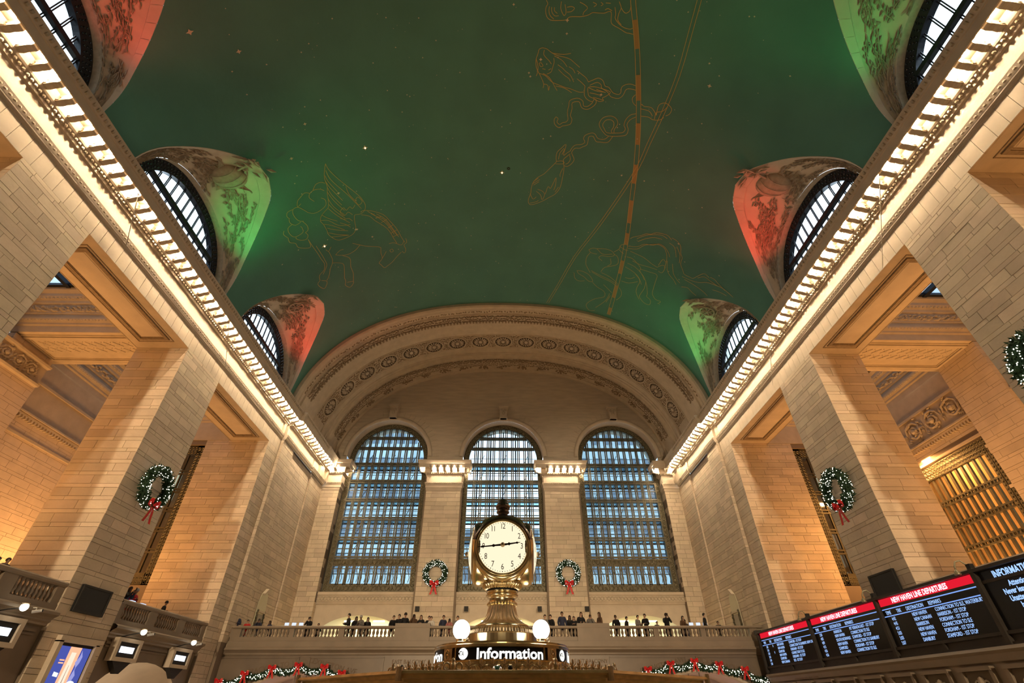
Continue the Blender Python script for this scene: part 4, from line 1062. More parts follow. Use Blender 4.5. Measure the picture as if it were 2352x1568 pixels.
# ------------------------------------------------------------------ balcony across the far end
BY = 37.7
PX = lambda px: 1.545 + (px - 1200) * .02932
bw = ST('wall_far_balcony', (0, BY, 2), 'marble wall below the far balcony with carved lettering and arched openings')
MARB = MATS['marble']
def arch_low(x):
    for c in (-12.9, 13.2):
        if abs(x - c) < 5.0: return -2.6 + 4.35 * sqrt(1 - ((x - c) / 5.0) ** 2) + .0
    return FLOOR_Z
m = MB(); xs = [-18.3 + 36.6 * i / 240 for i in range(241)]
for a, b in zip(xs, xs[1:]): m.quad((a, BY, max(FLOOR_Z, arch_low(a))), (b, BY, max(FLOOR_Z, arch_low(b))), (b, BY, 3.0), (a, BY, 3.0))
m.build('marble_face', MARB, bw)
for c in (-12.9, 13.2):
    A = [pi * k / 40 for k in range(41)]
    MB().grid([[(c + r * cos(a), yy, -2.6 + (r - .65) * sin(a)) for a in A] for r, yy in ((5.0, BY + 3), (5.0, BY - .03), (5.05, BY - .12), (5.2, BY - .12), (5.25, BY))]).build('arch_moulding', PLAIN, bw)
    MB().box(c - 5.5, c + 5.5, BY + 3, BY + 3.1, FLOOR_Z, 2.4).build('passage_wall', PLAIN, bw)
    light('passage_lamp', 'AREA', (c, BY + 1.6, 1.2), 60, (1, .72, .62), (5, 1), (c, BY + 1.6, -3))
    sh = MB(); sh.box(c - 2.6, c + 2.6, BY + .8, BY + .9, .55, .8); sh.build('shop_light', emis('shop_glow', (1, .62, .72), 1.6) if 'shop_glow' not in MATS else MATS['shop_glow'], bw)
MB().box(-18.3, 18.3, BY + .05, 52.5, 3.0, 3.4).build('balcony_slab', PLAIN, bw)
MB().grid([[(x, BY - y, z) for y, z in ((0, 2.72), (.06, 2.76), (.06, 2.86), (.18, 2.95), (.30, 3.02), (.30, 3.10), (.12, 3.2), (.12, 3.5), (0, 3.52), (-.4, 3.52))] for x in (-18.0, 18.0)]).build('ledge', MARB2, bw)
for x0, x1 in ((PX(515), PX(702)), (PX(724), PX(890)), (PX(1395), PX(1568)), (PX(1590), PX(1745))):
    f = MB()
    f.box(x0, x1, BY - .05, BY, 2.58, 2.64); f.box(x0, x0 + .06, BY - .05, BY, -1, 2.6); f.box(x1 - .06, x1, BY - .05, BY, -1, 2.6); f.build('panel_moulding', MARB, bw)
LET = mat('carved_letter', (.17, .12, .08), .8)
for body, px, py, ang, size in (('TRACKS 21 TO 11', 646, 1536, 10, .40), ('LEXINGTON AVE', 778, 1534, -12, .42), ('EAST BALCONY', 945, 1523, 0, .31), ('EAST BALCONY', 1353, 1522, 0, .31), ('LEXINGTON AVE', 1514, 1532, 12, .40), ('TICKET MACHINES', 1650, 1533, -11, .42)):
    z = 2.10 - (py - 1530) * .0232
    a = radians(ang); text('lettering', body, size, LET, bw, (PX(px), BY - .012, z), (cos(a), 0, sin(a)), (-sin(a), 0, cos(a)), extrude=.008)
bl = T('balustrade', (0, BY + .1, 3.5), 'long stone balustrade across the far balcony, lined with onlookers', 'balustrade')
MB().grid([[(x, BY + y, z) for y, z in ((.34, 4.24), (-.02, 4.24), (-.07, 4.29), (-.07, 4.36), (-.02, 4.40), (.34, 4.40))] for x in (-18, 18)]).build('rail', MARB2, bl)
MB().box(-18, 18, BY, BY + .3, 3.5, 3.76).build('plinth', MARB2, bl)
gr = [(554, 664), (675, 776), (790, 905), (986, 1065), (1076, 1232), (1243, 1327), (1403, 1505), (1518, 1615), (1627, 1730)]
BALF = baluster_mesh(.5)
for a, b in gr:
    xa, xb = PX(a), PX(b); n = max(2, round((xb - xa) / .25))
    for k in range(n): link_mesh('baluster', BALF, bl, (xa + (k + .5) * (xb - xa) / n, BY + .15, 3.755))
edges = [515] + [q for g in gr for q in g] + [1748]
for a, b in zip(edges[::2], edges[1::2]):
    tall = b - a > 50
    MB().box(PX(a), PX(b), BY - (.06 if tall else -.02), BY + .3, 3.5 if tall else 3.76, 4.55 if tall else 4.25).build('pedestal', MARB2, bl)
# pointed doorways on the hall side walls at the balcony
for s in (-1, 1):
    d = T('balcony_doorway', (s * 18.2, 41.6, ZF), f'pale doorway under a pointed hood on the {"left" if s < 0 else "right"} wall of the far balcony', 'doorway')
    pts = [(-.75, 0), (-.75, 2.9), (-.55, 3.5), (0, 3.95), (.55, 3.5), (.75, 2.9), (.75, 0)]
    MB().prism(pts, lambda u, v, dd: (s * (18.19 - dd), 41.6 + u, ZF + v), 0, .05).build('panel', mat('door_panel', (.62, .58, .42), .6) if 'door_panel' not in MATS else MATS['door_panel'], d)
    MB().prism([(-.5, 3.55), (0, 3.95), (.05, 3.85), (-.42, 3.45)], lambda u, v, dd: (s * (18.14 - dd), 41.6 + u, ZF + v), 0, .2).build('hood', PLAIN, d)
    for q in (-.62, .62):
        mm = MB()
        for k in range(9): mm.sphere((s * 18.08, 41.6 + q + .04 * (-1) ** k, ZF + 1.1 + k * .16), (.07, .09, .1), 6, 4)
        mm.build('bronze_bracket', BRONZE, d)
    MB().box(*sorted((s * 18.02, s * 18.14)), 41.6 - .6, 41.6 + .6, ZF + 2.3, ZF + 2.42).build('lintel', PLAIN, d)
    MB().box(*sorted((s * 18.1, s * 18.135)), 41.6 - .4, 41.6 + .45, ZF, ZF + 2.2).build('door', mat('door_grey', (.30, .25, .2), .5) if 'door_grey' not in MATS else MATS['door_grey'], d)
# small square loudspeakers on the far piers
for px in (931, 1057, 1247, 1370):
    x = .4 + (px - 1157) * .0338
    o = T('wall_speaker', (x, 47.4, 6.6), f'small dark square loudspeaker on the far wall, {"left" if px < 1157 else "right"} of the clock, {"outer" if px in (931, 1370) else "inner"} one', 'loudspeaker')
    MB().box(x - .18, x + .18, 47.3, 47.5, 6.6, 7.0).build('housing', BLACK, o); MB().box(x - .14, x + .14, 47.27, 47.3, 6.64, 6.96).build('grille', MATS.get('grille') or mat('grille', (.03, .028, .026), .7), o)
# ------------------------------------------------------------------ the four-faced clock on the information booth
CX, CY = .12, 7.35
bo = T('information_booth', (.15, CY, FLOOR_Z), 'octagonal brass information booth roof with lit sign ring under the clock', 'booth')
def octa(ap, z, c=(.15, CY)): return [(c[0] + ap / cos(pi / 8) * cos(pi / 8 + k * pi / 4), c[1] + ap / cos(pi / 8) * sin(pi / 8 + k * pi / 4), z) for k in range(8)]
BRASS3 = mat('roof_brass', (.66, .48, .25), .48, 1., noise=.2, nscale=10)
MB().grid([octa(a, z) for a, z in ((1.2, .285), (2.2, .262), (2.25, .258), (2.26, .236), (2.20, .226), (2.20, .204), (2.16, .198), (2.16, .178), (2.10, .172), (2.10, .12), (2.02, .10), (2.02, .0), (1.95, -.04))], closed=True).build('cornice', BRASS3, bo)
MB().grid([octa(a, z) for a, z in ((1.95, -.04), (1.95, FLOOR_Z))], closed=True).build('booth_wall', MATS['marble'], bo)
MB().add(octa(1.25, .284), [tuple(range(8))]).build('roof', BRASS3, bo)
for k in range(8):
    a = pi / 8 + k * pi / 4; r = 2.24 / cos(pi / 8)
    MB().tube([(.15 + r * cos(a), CY + r * sin(a), .18), (.15 + r * cos(a), CY + r * sin(a), .285)], .03, 8).build('corner_boss', BRASS2, bo)
# crest of palmettes and scrolls around the ring
cr = MB()
for sg in (-1, 1):
    cr.tube([(sg * (.012 + .022 * (1 - cos(t)) ), 0, .028 + .02 * sin(t)) for t in [q * .6 for q in range(8)]], .006, 4)
    cr.add([(0, -.006, .05), (sg * .03, -.004, .075), (sg * .035, 0, .06), (0, .006, .04)], [(0, 1, 2, 3)])
cr.sphere((0, 0, .075), (.010, .008, .022), 6, 4); cr.sphere((0, 0, .045), (.014, .01, .012), 6, 4); cr.box(-.006, .006, -.006, .006, 0, .05)
CREST = cr.mesh('palmette', BRASS2)
ur = MB().lathe([(.022, 0), (.014, .012), (.03, .03), (.036, .06), (.03, .085), (.018, .10), (.024, .11), (.016, .125), (.004, .135)], n=10)
for sg in (-1, 1): ur.tube([(sg * (.065 + .032 * cos(t)), 0, .055 + .034 * sin(t)) for t in [q * .55 - 2.2 for q in range(12)]] + [(sg * .15, 0, .008)], .010, 5)
URN = ur.mesh('corner_urn', BRASS2, smooth=True)
ov = octa(1.3, .28)
for k in (3, 4, 5, 6, 7, 2):
    a, b = Vector(ov[k]), Vector(ov[(k + 1) % 8])
    ang = math.atan2((b - a).y, (b - a).x)
    link_mesh('corner_urn', URN, bo, a, rot=(0, 0, ang))
    for q in range(1, 8):
        if q in (1, 7): link_mesh('palmette', CREST, bo, a.lerp(b, q / 8 * .92 + .04), rot=(0, 0, ang), scale=(1.3, 1.3, 1.2))
        else: link_mesh('palmette', CREST, bo, a.lerp(b, q / 8 * .92 + .04), rot=(0, 0, ang), scale=(1.5, 1.5, 1.45))
    MB().bar(a + Vector((0, 0, .006)), b + Vector((0, 0, .006)), .02, .014).build('crest_rail', BRASS2, bo)
# sign ring
SIGNK = mat('sign_black', (.012, .012, .014), .25); SIGNW = emis('sign_white', (1, .97, .90), 1.5)
ring = T('sign_ring', (CX, CY, .28), 'brass drum sign reading Information in lit white letters, below the clock', 'sign')
MB().lathe([(.80, .28), (.845, .30), (.845, .418), (.86, .424), (.86, .43), (.85, .432), (.85, .552), (.87, .556), (.87, .585), (.845, .60), (.845, .615), (.3, .63)], (CX, CY, 0), 96).build('drum', BRASS, ring, smooth=False)
def cyl(a, r, z): return (CX + r * sin(a), CY - r * cos(a), z)      # a = 0 faces the camera
def bent(name, body, a0, width, z, h, m, r, parent, extr=.004, bold=.0):
    me = text_mesh(body, 1, 'LEFT', 0, 1.0, bold); xs = [v.co.x for v in me.vertices]; ys_ = [v.co.y for v in me.vertices]
    sx = width / (max(xs) - min(xs)); x0 = min(xs); sy = h / (max(ys_) - min(0, min(ys_))); off = wloc(parent)
    for v in me.vertices:
        v.co = Vector(cyl(a0 + (v.co.x - x0) * sx / r, r + extr, z + v.co.y * sy)) - off
    me.materials.clear(); me.materials.append(m); o = bpy.data.objects.new(name, me); COL.objects.link(o); o.parent = parent; return o
for k in range(4):
    a = radians(-2) + k * pi / 2
    sp = MB().grid([[cyl(a + radians(-37 + 74 * q / 24), rr, z) for q in range(25)] for rr, z in ((.851, .434), (.856, .434), (.856, .55), (.851, .55))]).build('sign_panel', SIGNK, ring)
    bent('lettering', 'Information', a + radians(-17.5), .80, .438, .112, SIGNW, .857, sp, bold=.025)
    dc = MB().add([cyl(a + radians(-29.5) + .066 * cos(q * pi / 14) / .857, .8605, .492 + .057 * sin(q * pi / 14)) for q in range(28)], [tuple(range(28))]).build('logo_disc', SIGNW, sp)
    bent('logo_letters', 'MTA', a + radians(-34), .085, .47, .05, SIGNK, .863, sp, bold=.02)
    fa = a + radians(45 + 2 - 2)
    pn = MB().grid([[cyl(fa + radians(-5 + q), rr, z) for q in range(11)] for rr, z in ((.85, .43), (.875, .435), (.875, .552), (.85, .556))]).build('scroll_panel', BRASS2, ring)
    g = MB()
    for sg in (-1, 1):
        g.tube([cyl(fa + .022 * cos(t) / .88, .878, .492 + sg * .025 + .024 * sin(t)) for t in [q * .6 for q in range(10)]], .005, 4)
    g.tube([cyl(fa + .045 * cos(q * pi / 8), .878, .492 + .048 * sin(q * pi / 8)) for q in range(16)], .004, 4, closed=True)
    STUFF(g.build('scroll_relief', BRASS, pn))
# globes
GLOBE = emis('globe_glow', (1, .93, .80), 7)
for gx, gy, w in ((-.374, 6.8, 'left'), (.601, 6.8, 'right'), (-.374, 7.9, 'rear left'), (.601, 7.9, 'rear right')):
    g = T('globe_lamp', (gx, gy, .625), f'glowing white globe lamp on a ringed brass base, {w} of the clock pedestal', 'lamp', 'globe lamps around the clock')
    MB().lathe([(.075, .585), (.08, .60), (.06, .605), (.07, .62), (.06, .628), (.055, .635), (.062, .65), (.05, .66)], (gx, gy, 0), 20).build('base', BRASS, g, smooth=True)
    MB().sphere((gx, gy, .752), (.104, .104, .108), 20, 14).build('globe', GLOBE, g, smooth=True)
    MB().tube([(gx + .075, gy, .61), (gx + .10, gy, .635), (gx + .085, gy, .665), (gx + .07, gy, .65)], .006, 5).build('bracket', BRASS2, g)
# clock
ck = T('clock', (CX, CY, .625), 'brass four-faced clock with glowing cream dials and acorn finial', 'clock')
def fl(z0, z1, n, amp): return lambda a, z: 1 + (amp * (abs(sin(a * n / 2)) - .6) if z0 < z < z1 else 0)
MB().lathe([(.485, .60), (.485, .735), (.475, .742), (.44, .744)], (CX, CY, 0), 64).build('drum_base', BRASS, ck, smooth=False)
MB().lathe([(.455, .742), (.44, .76), (.425, .785), (.40, .81), (.37, .828)], (CX, CY, 0), 64, fl(.745, .825, 30, .05)).build('leaf_base', BRASS2, ck, smooth=True)
lv = MB()
for k in range(36):
    a = 2 * pi * k / 36
    for t in (0, 1): lv.tube([(CX + r * cos(a + (t - .5) * .1), CY + r * sin(a + (t - .5) * .1), z) for r, z in ((.45, .75), (.44, .78), (.405, .815))], [.012, .017, .008], 5)
STUFF(lv.build('leaf_relief', BRASS2, ck))
MB().lathe([(.355, .826), (.362, .836), (.36, .85), (.345, .858)], (CX, CY, 0), 64).build('torus', BRASS, ck, smooth=True)
MB().lathe([(.35, .856), (.30, .872), (.25, .905), (.215, .95), (.195, 1.0), (.185, 1.05), (.178, 1.085)], (CX, CY, 0), 192, fl(.86, 1.08, 24, .10)).build('fluted_shaft', BRASS2, ck, smooth=True)
bd = MB()
for k in range(28): a = 2 * pi * k / 28; bd.sphere((CX + .188 * cos(a), CY + .188 * sin(a), 1.105), (.020, .020, .024), 6, 5)
STUFF(bd.build('bead_ring', BRASS, ck))
MB().lathe([(.178, 1.08), (.182, 1.13), (.175, 1.165), (.185, 1.18), (.213, 1.195), (.222, 1.215), (.21, 1.235), (.195, 1.245), (.21, 1.252), (.222, 1.256), (.20, 1.262)], (CX, CY, 0), 48).build('neck', BRASS, ck, smooth=True)
MB().lathe([(.20, 1.258), (.215, 1.262), (.215, 1.275), (.2, 1.28)], (CX, CY, 0), 48).build('collar', BLACK, ck, smooth=True)
MB().lathe([(.21, 1.275), (.24, 1.285), (.285, 1.33), (.295, 1.36), (.28, 1.37), (.2, 1.372)], (CX, CY, 0), 160, fl(1.28, 1.365, 36, .08)).build('leaf_cup', BRASS, ck, smooth=True)
def rsq(n): return lambda a, z: 1.0 / (abs(cos(a)) ** n + abs(sin(a)) ** n) ** (1 / n)
MB().lathe([(.20, 1.365), (.27, 1.375), (.32, 1.41), (.36, 1.46), (.385, 1.53), (.395, 1.62), (.398, 1.75), (.395, 1.90), (.388, 1.97)], (CX, CY, 0), 96, rsq(3.6)).build('case', BRASS, ck, smooth=True)
MB().lathe([(.40, 1.965), (.395, 2.0), (.375, 2.07), (.33, 2.14), (.27, 2.195), (.20, 2.235), (.13, 2.265), (.09, 2.285), (.06, 2.3)], (CX, CY, 0), 96, rsq(3.2)).build('dome', DOME, ck, smooth=True)
for k in range(4):
    a = pi / 4 + k * pi / 2
    for d in (-.07, .07):
        MB().tube([(CX + r * cos(a + d), CY + r * sin(a + d), z) for r, z in ((.36, 1.42), (.41, 1.47), (.455, 1.56), (.475, 1.70), (.475, 1.85), (.465, 1.97), (.42, 2.07), (.34, 2.16), (.20, 2.24))], .016, 8).build('corner_rib', BRASS, ck, smooth=True)
MB().lathe([(.10, 2.285), (.075, 2.295), (.07, 2.32), (.095, 2.335), (.098, 2.35), (.085, 2.36), (.09, 2.375)], (CX, CY, 0), 32).build('finial_base', DOME, ck, smooth=True)
MB().lathe([(.08, 2.375), (.095, 2.39), (.105, 2.41), (.11, 2.43), (.104, 2.445), (.092, 2.46), (.085, 2.48), (.07, 2.51), (.05, 2.535), (.02, 2.555), (.0, 2.56)], (CX, CY, 0), 64, fl(2.36, 2.55, 18, .07)).build('acorn_finial', DOME, ck, smooth=True)
DIAL = emis('dial_glow', (1, .86, .60), 1.0); HAND = mat('hand_black', (.01, .008, .007), .4); NUM = mat('numeral_ink', (.03, .025, .02), .6)
for k in range(4):
    th = -pi / 2 + k * pi / 2; n = Vector((cos(th), sin(th), 0)); ax = Vector((-sin(th), cos(th), 0)); C0 = Vector((CX, CY, 1.752)) + n * .415
    def F(u, v, d): return tuple(C0 + ax * u + Vector((0, 0, v)) + n * d)
    RD, BG = .335, .075
    capd = lambda r: BG * (1 - (r / RD) ** 2)
    face = MB().grid([[F(RD * j / 10 * cos(q * pi / 24), RD * j / 10 * sin(q * pi / 24), capd(RD * j / 10)) for q in range(48)] for j in range(11)], closed=True).build('clock_face', DIAL, ck, smooth=True)
    bz = MB().grid([[F(r * cos(q * pi / 32), r * sin(q * pi / 32), d) for q in range(64)] for r, d in ((.355, -.06), (.37, -.01), (.367, .006), (.357, .014), (.352, .004), (.346, .012), (.338, .008), (.333, -.01))], closed=True).build('bezel', BRASS, ck, smooth=True)
    for nm_, m_, t0, t1 in (('hood', DOME, radians(14), radians(166)), ('lower_plate', BRASS, radians(166), radians(374))):
        MB().grid([[F(r * cos(t0 + (t1 - t0) * q / 40), r * sin(t0 + (t1 - t0) * q / 40), d) for q in range(41)] for r, d in ((.365, -.005), (.385, .0), (.40, -.012), (.415, -.03), (.425, -.07), (.43, -.14), (.42, -.24))]).build(nm_, m_, ck, smooth=True)
    dt = MB()
    for q in range(60):
        a = q * pi / 30; r = .318; s_ = .0055 if q % 5 else .0075
        dt.sphere(F(r * cos(a), r * sin(a), capd(r) + .001), s_, 5, 4)
    STUFF(dt.build('minute_dots', NUM, face))
    for h in range(1, 13):
        a = pi / 2 - h * pi / 6; r = .262
        me = text_mesh(str(h), .115, 'CENTER', .001, .85)
        o = text('numeral', str(h), .105, NUM, face, F(r * cos(a), r * sin(a) - .037, capd(r) + .012), ax, (0, 0, 1), extrude=.001, spacing=.82, sx=.8)
    def hand(ang, L, w, tail, nm, d):
        c, s2 = cos(ang), sin(ang); m = MB()
        pts = [(-tail, -w * .5), (-tail, w * .5), (0, w * .8), (L * .3, w * .55), (L * .36, w * 1.1), (L * .42, w * .5), (L * .75, w * .4), (L * .82, w * .8), (L * .86, w * .3), (L, .002), (L, -.002), (L * .86, -w * .3), (L * .82, -w * .8), (L * .75, -w * .4), (L * .42, -w * .5), (L * .36, -w * 1.1), (L * .3, -w * .55), (0, -w * .8)]
        m.prism(pts, lambda u, v, dd: F(u * c - v * s2, u * s2 + v * c, d + dd), 0, .006); m.build(nm, HAND, face)
    hand(radians(90 - 82), .245, .020, .03, 'hour_hand', BG + .012); hand(radians(90 - 264.5), .345, .018, .04, 'minute_hand', BG + .020)
    MB().sphere(F(0, 0, BG + .02), (.032, .032, .032), 14, 8).build('hub', BRASS2, face, smooth=True)
light('clock_fill', 'POINT', (CX, 6.2, 1.0), 6, (1, .85, .6), .1)  # unseen light added before the clock to brighten its brass
# small black cameras and the mirror dome on the booth roof
for px, nm in ((907, 'left of the sign ring'), (1175, 'in front of the sign ring')):
    x = .12 + (px - 1154) * .0037
    c = T('security_camera', (x, 5.3, .255), f'small black round camera on the booth roof edge, {nm}', 'camera')
    MB().sphere((x, 5.3, .285), .022, 12, 8).build('lens_ball', BLACK, c, smooth=True); MB().tube([(x, 5.3, .25), (x, 5.3, .27)], .012, 8).build('mount', BLACK, c)
c = T('mirror_dome', (.075, 5.7, .27), 'chrome half-dome mirror on the booth roof before the sign ring', 'mirror')
CHROME = mat('chrome', (.75, .78, .85), .05, 1.)
MB().lathe([(.052, .268), (.052, .278), (.048, .298), (.034, .318), (.015, .328), (0, .33)], (.075, 5.7, 0), 20).build('dome', CHROME, c, smooth=True); MB().lathe([(.056, .262), (.056, .27), (.05, .272)], (.075, 5.7, 0), 20).build('rim', BLACK, c)
# ------------------------------------------------------------------ wreaths, garlands, boards and signs
PINE = mat('pine_needles', (.018, .045, .020), .8, noise=.3, nscale=20); RIB = mat('red_ribbon', (.60, .015, .02), .45, noise=.15, nscale=8); GOLDT = mat('gold_trim', (.75, .45, .15), .3, .8)
FAIRY = emis('fairy_light', (1, .90, .74), 5)
def needles(mb, P, t, r, n, L, rnd):
    t = Vector(t).normalized(); u = t.orthogonal().normalized(); v = t.cross(u)
    for _ in range(n):
        a = rnd.uniform(0, 2 * pi); d = u * cos(a) + v * sin(a); b = P + d * r * rnd.uniform(.3, .85); e = b + (d + t * rnd.uniform(-.8, .8)).normalized() * L * rnd.uniform(.6, 1.2)
        s_ = (e - b).cross(Vector((rnd.uniform(-1, 1), rnd.uniform(-1, 1), rnd.uniform(-1, 1)))).normalized() * L * .22; md = b.lerp(e, .45)
        mb.add([tuple(b), tuple(md + s_), tuple(e), tuple(md - s_)], [(0, 1, 2, 3)])
def bow(mb, gm, C, ax, up, n, sz):
    P = lambda u, v, d: tuple(C + ax * u * sz + up * v * sz + n * d * sz)
    for sg in (-1, 1):
        rows = [[P(sg * x, y + w, d) for x, y, d in ((.05, 0, .05), (.35, .22, .3), (.6, .2, .22), (.62, .0, .1), (.35, -.08, .12), (.05, 0, .05))] for w in (-.16, .16)]
        mb.grid(rows); gm.tube(rows[1][1:4], .022 * sz, 4)
        rows = [[P(sg * (x + w), y, d) for x, y, d in ((.03, -.05, .08), (.15, -.5, .16), (.28, -1.0, .12), (.42, -1.35, .1))] for w in (-.13, .13)]
        mb.grid(rows); gm.tube(rows[1], .018 * sz, 4)
    mb.sphere(P(0, 0, .14), (.14 * sz,) * 3, 8, 6)
def wreath(C, n, R, r, label, seed, group='lit christmas wreaths'):
    rnd = random.Random(seed); C = Vector(C); n = Vector(n).normalized(); up = Vector((0, 0, 1)); ax = up.cross(n).normalized()
    o = T('wreath', C, label, 'wreath')
    mb = MB(); lm = MB()
    N = 64
    for k in range(N):
        a = 2 * pi * k / N; P = C + (ax * cos(a) + up * sin(a)) * R + n * r; t = -ax * sin(a) + up * cos(a)
        needles(mb, P, t, r, 26, r * .75, rnd)
    mb.tube([tuple(C + (ax * cos(2 * pi * k / 32) + up * sin(2 * pi * k / 32)) * R + n * r) for k in range(32)], r * .72, 8, closed=True)
    mb.build('evergreen_ring', PINE, o)
    for k in range(230):
        a = rnd.uniform(0, 2 * pi); b = rnd.uniform(-1.0, 3.6); q = C + (ax * cos(a) + up * sin(a)) * (R + cos(b) * r * 1.02) + n * (r + sin(b) * r * 1.02)
        lm.sphere(tuple(q), .019, 5, 3)
    STUFF(lm.build('fairy_lights', FAIRY, o))
    bm, gm = MB(), MB(); bow(bm, gm, C - up * R + n * r * 1.7, ax, up, n, R * .74)
    b = bm.build('bow', RIB, o); gm.build('gold_edge', GOLDT, b)
wreath((-5.9, 47.3, 9.6), (0, -1, 0), .88, .24, 'round lit wreath with red bow on the far pier left of the clock', 1)
wreath((6.12, 47.3, 9.62), (0, -1, 0), .88, .24, 'round lit wreath with red bow on the far pier right of the clock', 2)
wreath((-18.12, 24.72, 9.1), (1, 0, 0), .88, .24, 'lit wreath with red bow hung on the second left pier', 3)
wreath((18.12, 24.72, 9.15), (-1, 0, 0), .88, .24, 'lit wreath with red bow hung on the second right pier', 4)
wreath((18.12, 12.5, 9.1), (-1, 0, 0), .88, .24, 'lit wreath cut off by the right edge of the picture', 5)
def garland(pts, label, seed, bows):
    rnd = random.Random(seed); C = Vector(pts[len(pts) // 2]); o = T('garland', C, label, 'garland'); mb = MB(); lm = MB()
    path = []
    for a, b in zip(pts, pts[1:]):
        a, b = Vector(a), Vector(b)
        for q in range(14):
            t = q / 14; p = a.lerp(b, t); p.z -= .55 * (t - t * t) * 2; path.append(p)
    path.append(Vector(pts[-1]))
    for i, p in enumerate(path[:-1]):
        t = path[i + 1] - p
        for q in range(2): needles(mb, p.lerp(path[i + 1], q / 2), t, .14, 14, .17, rnd)
        for q in range(3): lm.sphere(tuple(p.lerp(path[i + 1], rnd.random()) + Vector((rnd.uniform(-.14, .14), -.16, rnd.uniform(-.14, .14)))), .022, 5, 3)
    mb.tube([tuple(p) for p in path], .10, 6); mb.build('evergreen_rope', PINE, o); STUFF(lm.build('fairy_lights', FAIRY, o))
    for k in bows:
        bm, gm = MB(), MB(); bow(bm, gm, Vector(pts[k]) + Vector((0, -.2, .05)), Vector((1, 0, 0)), Vector((0, 0, 1)), Vector((0, -1, 0)), .42); b = bm.build('bow', RIB, o); gm.build('gold_edge', GOLDT, b)
GZ = lambda py: 2.10 - (py - 1530) * .0233
garland([(PX(x), BY - .22, GZ(y)) for x, y in ((536, 1575), (545, 1565), (596, 1548), (652, 1535), (708, 1529), (765, 1533), (805, 1547), (822, 1549))], 'lit evergreen garland with red bows over the left lower arch', 7, [1, 2, 3, 4, 5, 6])
garland([(PX(x), BY - .22, GZ(y)) for x, y in ((1466, 1545), (1475, 1540), (1527, 1527), (1581, 1521), (1635, 1528), (1690, 1540), (1738, 1560))], 'lit evergreen garland with red bows over the right lower arch', 8, [1, 2, 3, 4, 5])
# ---- departures board
BX = 17.2
SCREEN = mat('screen_black', (.006, .006, .008), .25); FRAME = mat('board_frame', (.035, .028, .022), .5, noise=.2); TXT = emis('led_blue', (.36, .56, 1.0), 1.15); REDL = emis('led_red', (.75, .012, .03), .95); PINK = emis('led_header', (1, .75, .85), 1.3); LINE = emis('led_line', (.22, .38, .85), 1.0)
db = T('departure_board', (BX, 24, 1.69), 'long black departures board with red headers and blue-white train times', 'departure board')
MB().box(BX + .02, BX + .5, 12.3, 36.9, 1.62, 3.86).build('housing', FRAME, db)
for y in (12.45, 18.5, 24.2, 30.2, 36.75):
    MB().box(BX - .14, BX + .02, y - .09, y + .09, 1.6, 3.95).build('post', FRAME, db)
for z, d in ((3.86, .16), (1.95, .07), (1.64, .07), (3.47, .02)): MB().box(BX - d, BX + .02, 12.3, 36.9, z - .05, z + .05).build('frame_rail', FRAME, db)
for y in (15.4, 21.4, 27.2, 33.5): MB().box(BX - .06, BX + .02, y - .05, y + .05, 1.62, 1.95).build('post', FRAME, db)
ROWS = {0: ['INFORMATION', ['Attention Customers', 'Never leave packages', 'Unattended items', 'by the MTA', 'Thank you']],
        1: [('4:42', '', 'NEW HAVEN', 'CONNECTION TO SLE, WATERBURY'), ('4:45', '', 'NEW CANAAN', 'HARRISON - 1ST STOP'), ('4:51', '', 'HARRISON', 'FORDHAM - 1ST STOP'), ('5:03', '', 'NEW HAVEN', 'CONNECTION TO SLE'), ('5:03', '', 'NEW HAVEN', 'FORDHAM - 1ST STOP'), ('5:07', '', 'DANBURY', 'STAMFORD - 1ST STOP')],
        2: [('3:58', '', 'HARRISON', 'MT VERNON EAST - 1ST STOP'), ('4:02', '', 'NEW HAVEN', 'CONNECTION TO SLE'), ('4:09', '', 'SOUTH NORWALK', 'STAMFORD - 1ST STOP'), ('4:15', '', 'NEW HAVEN', 'CONNECTION TO DANBURY'), ('4:36', '', 'STAMFORD', 'FORDHAM - 1ST STOP'), ('4:36', '', 'NEW HAVEN', 'CONNECTION TO SLE')],
        3: [('3:02', '8', 'NEW HAVEN', 'STAMFORD - 1ST STOP'), ('3:16', '', 'NEW HAVEN', 'CONNECTION TO DANBURY, NEW CANAAN'), ('3:30', '9', 'STAMFORD', 'FORDHAM - 1ST STOP'), ('3:33', '', 'NEW HAVEN', 'CONNECTION TO SLE'), ('3:34', '', 'STAMFORD', 'FORDHAM - 1ST STOP'), ('3:38', '', 'NEW CANAAN', 'RYE - 1ST STOP')]}
AX, AY = (0, -1, 0), (0, 0, 1)
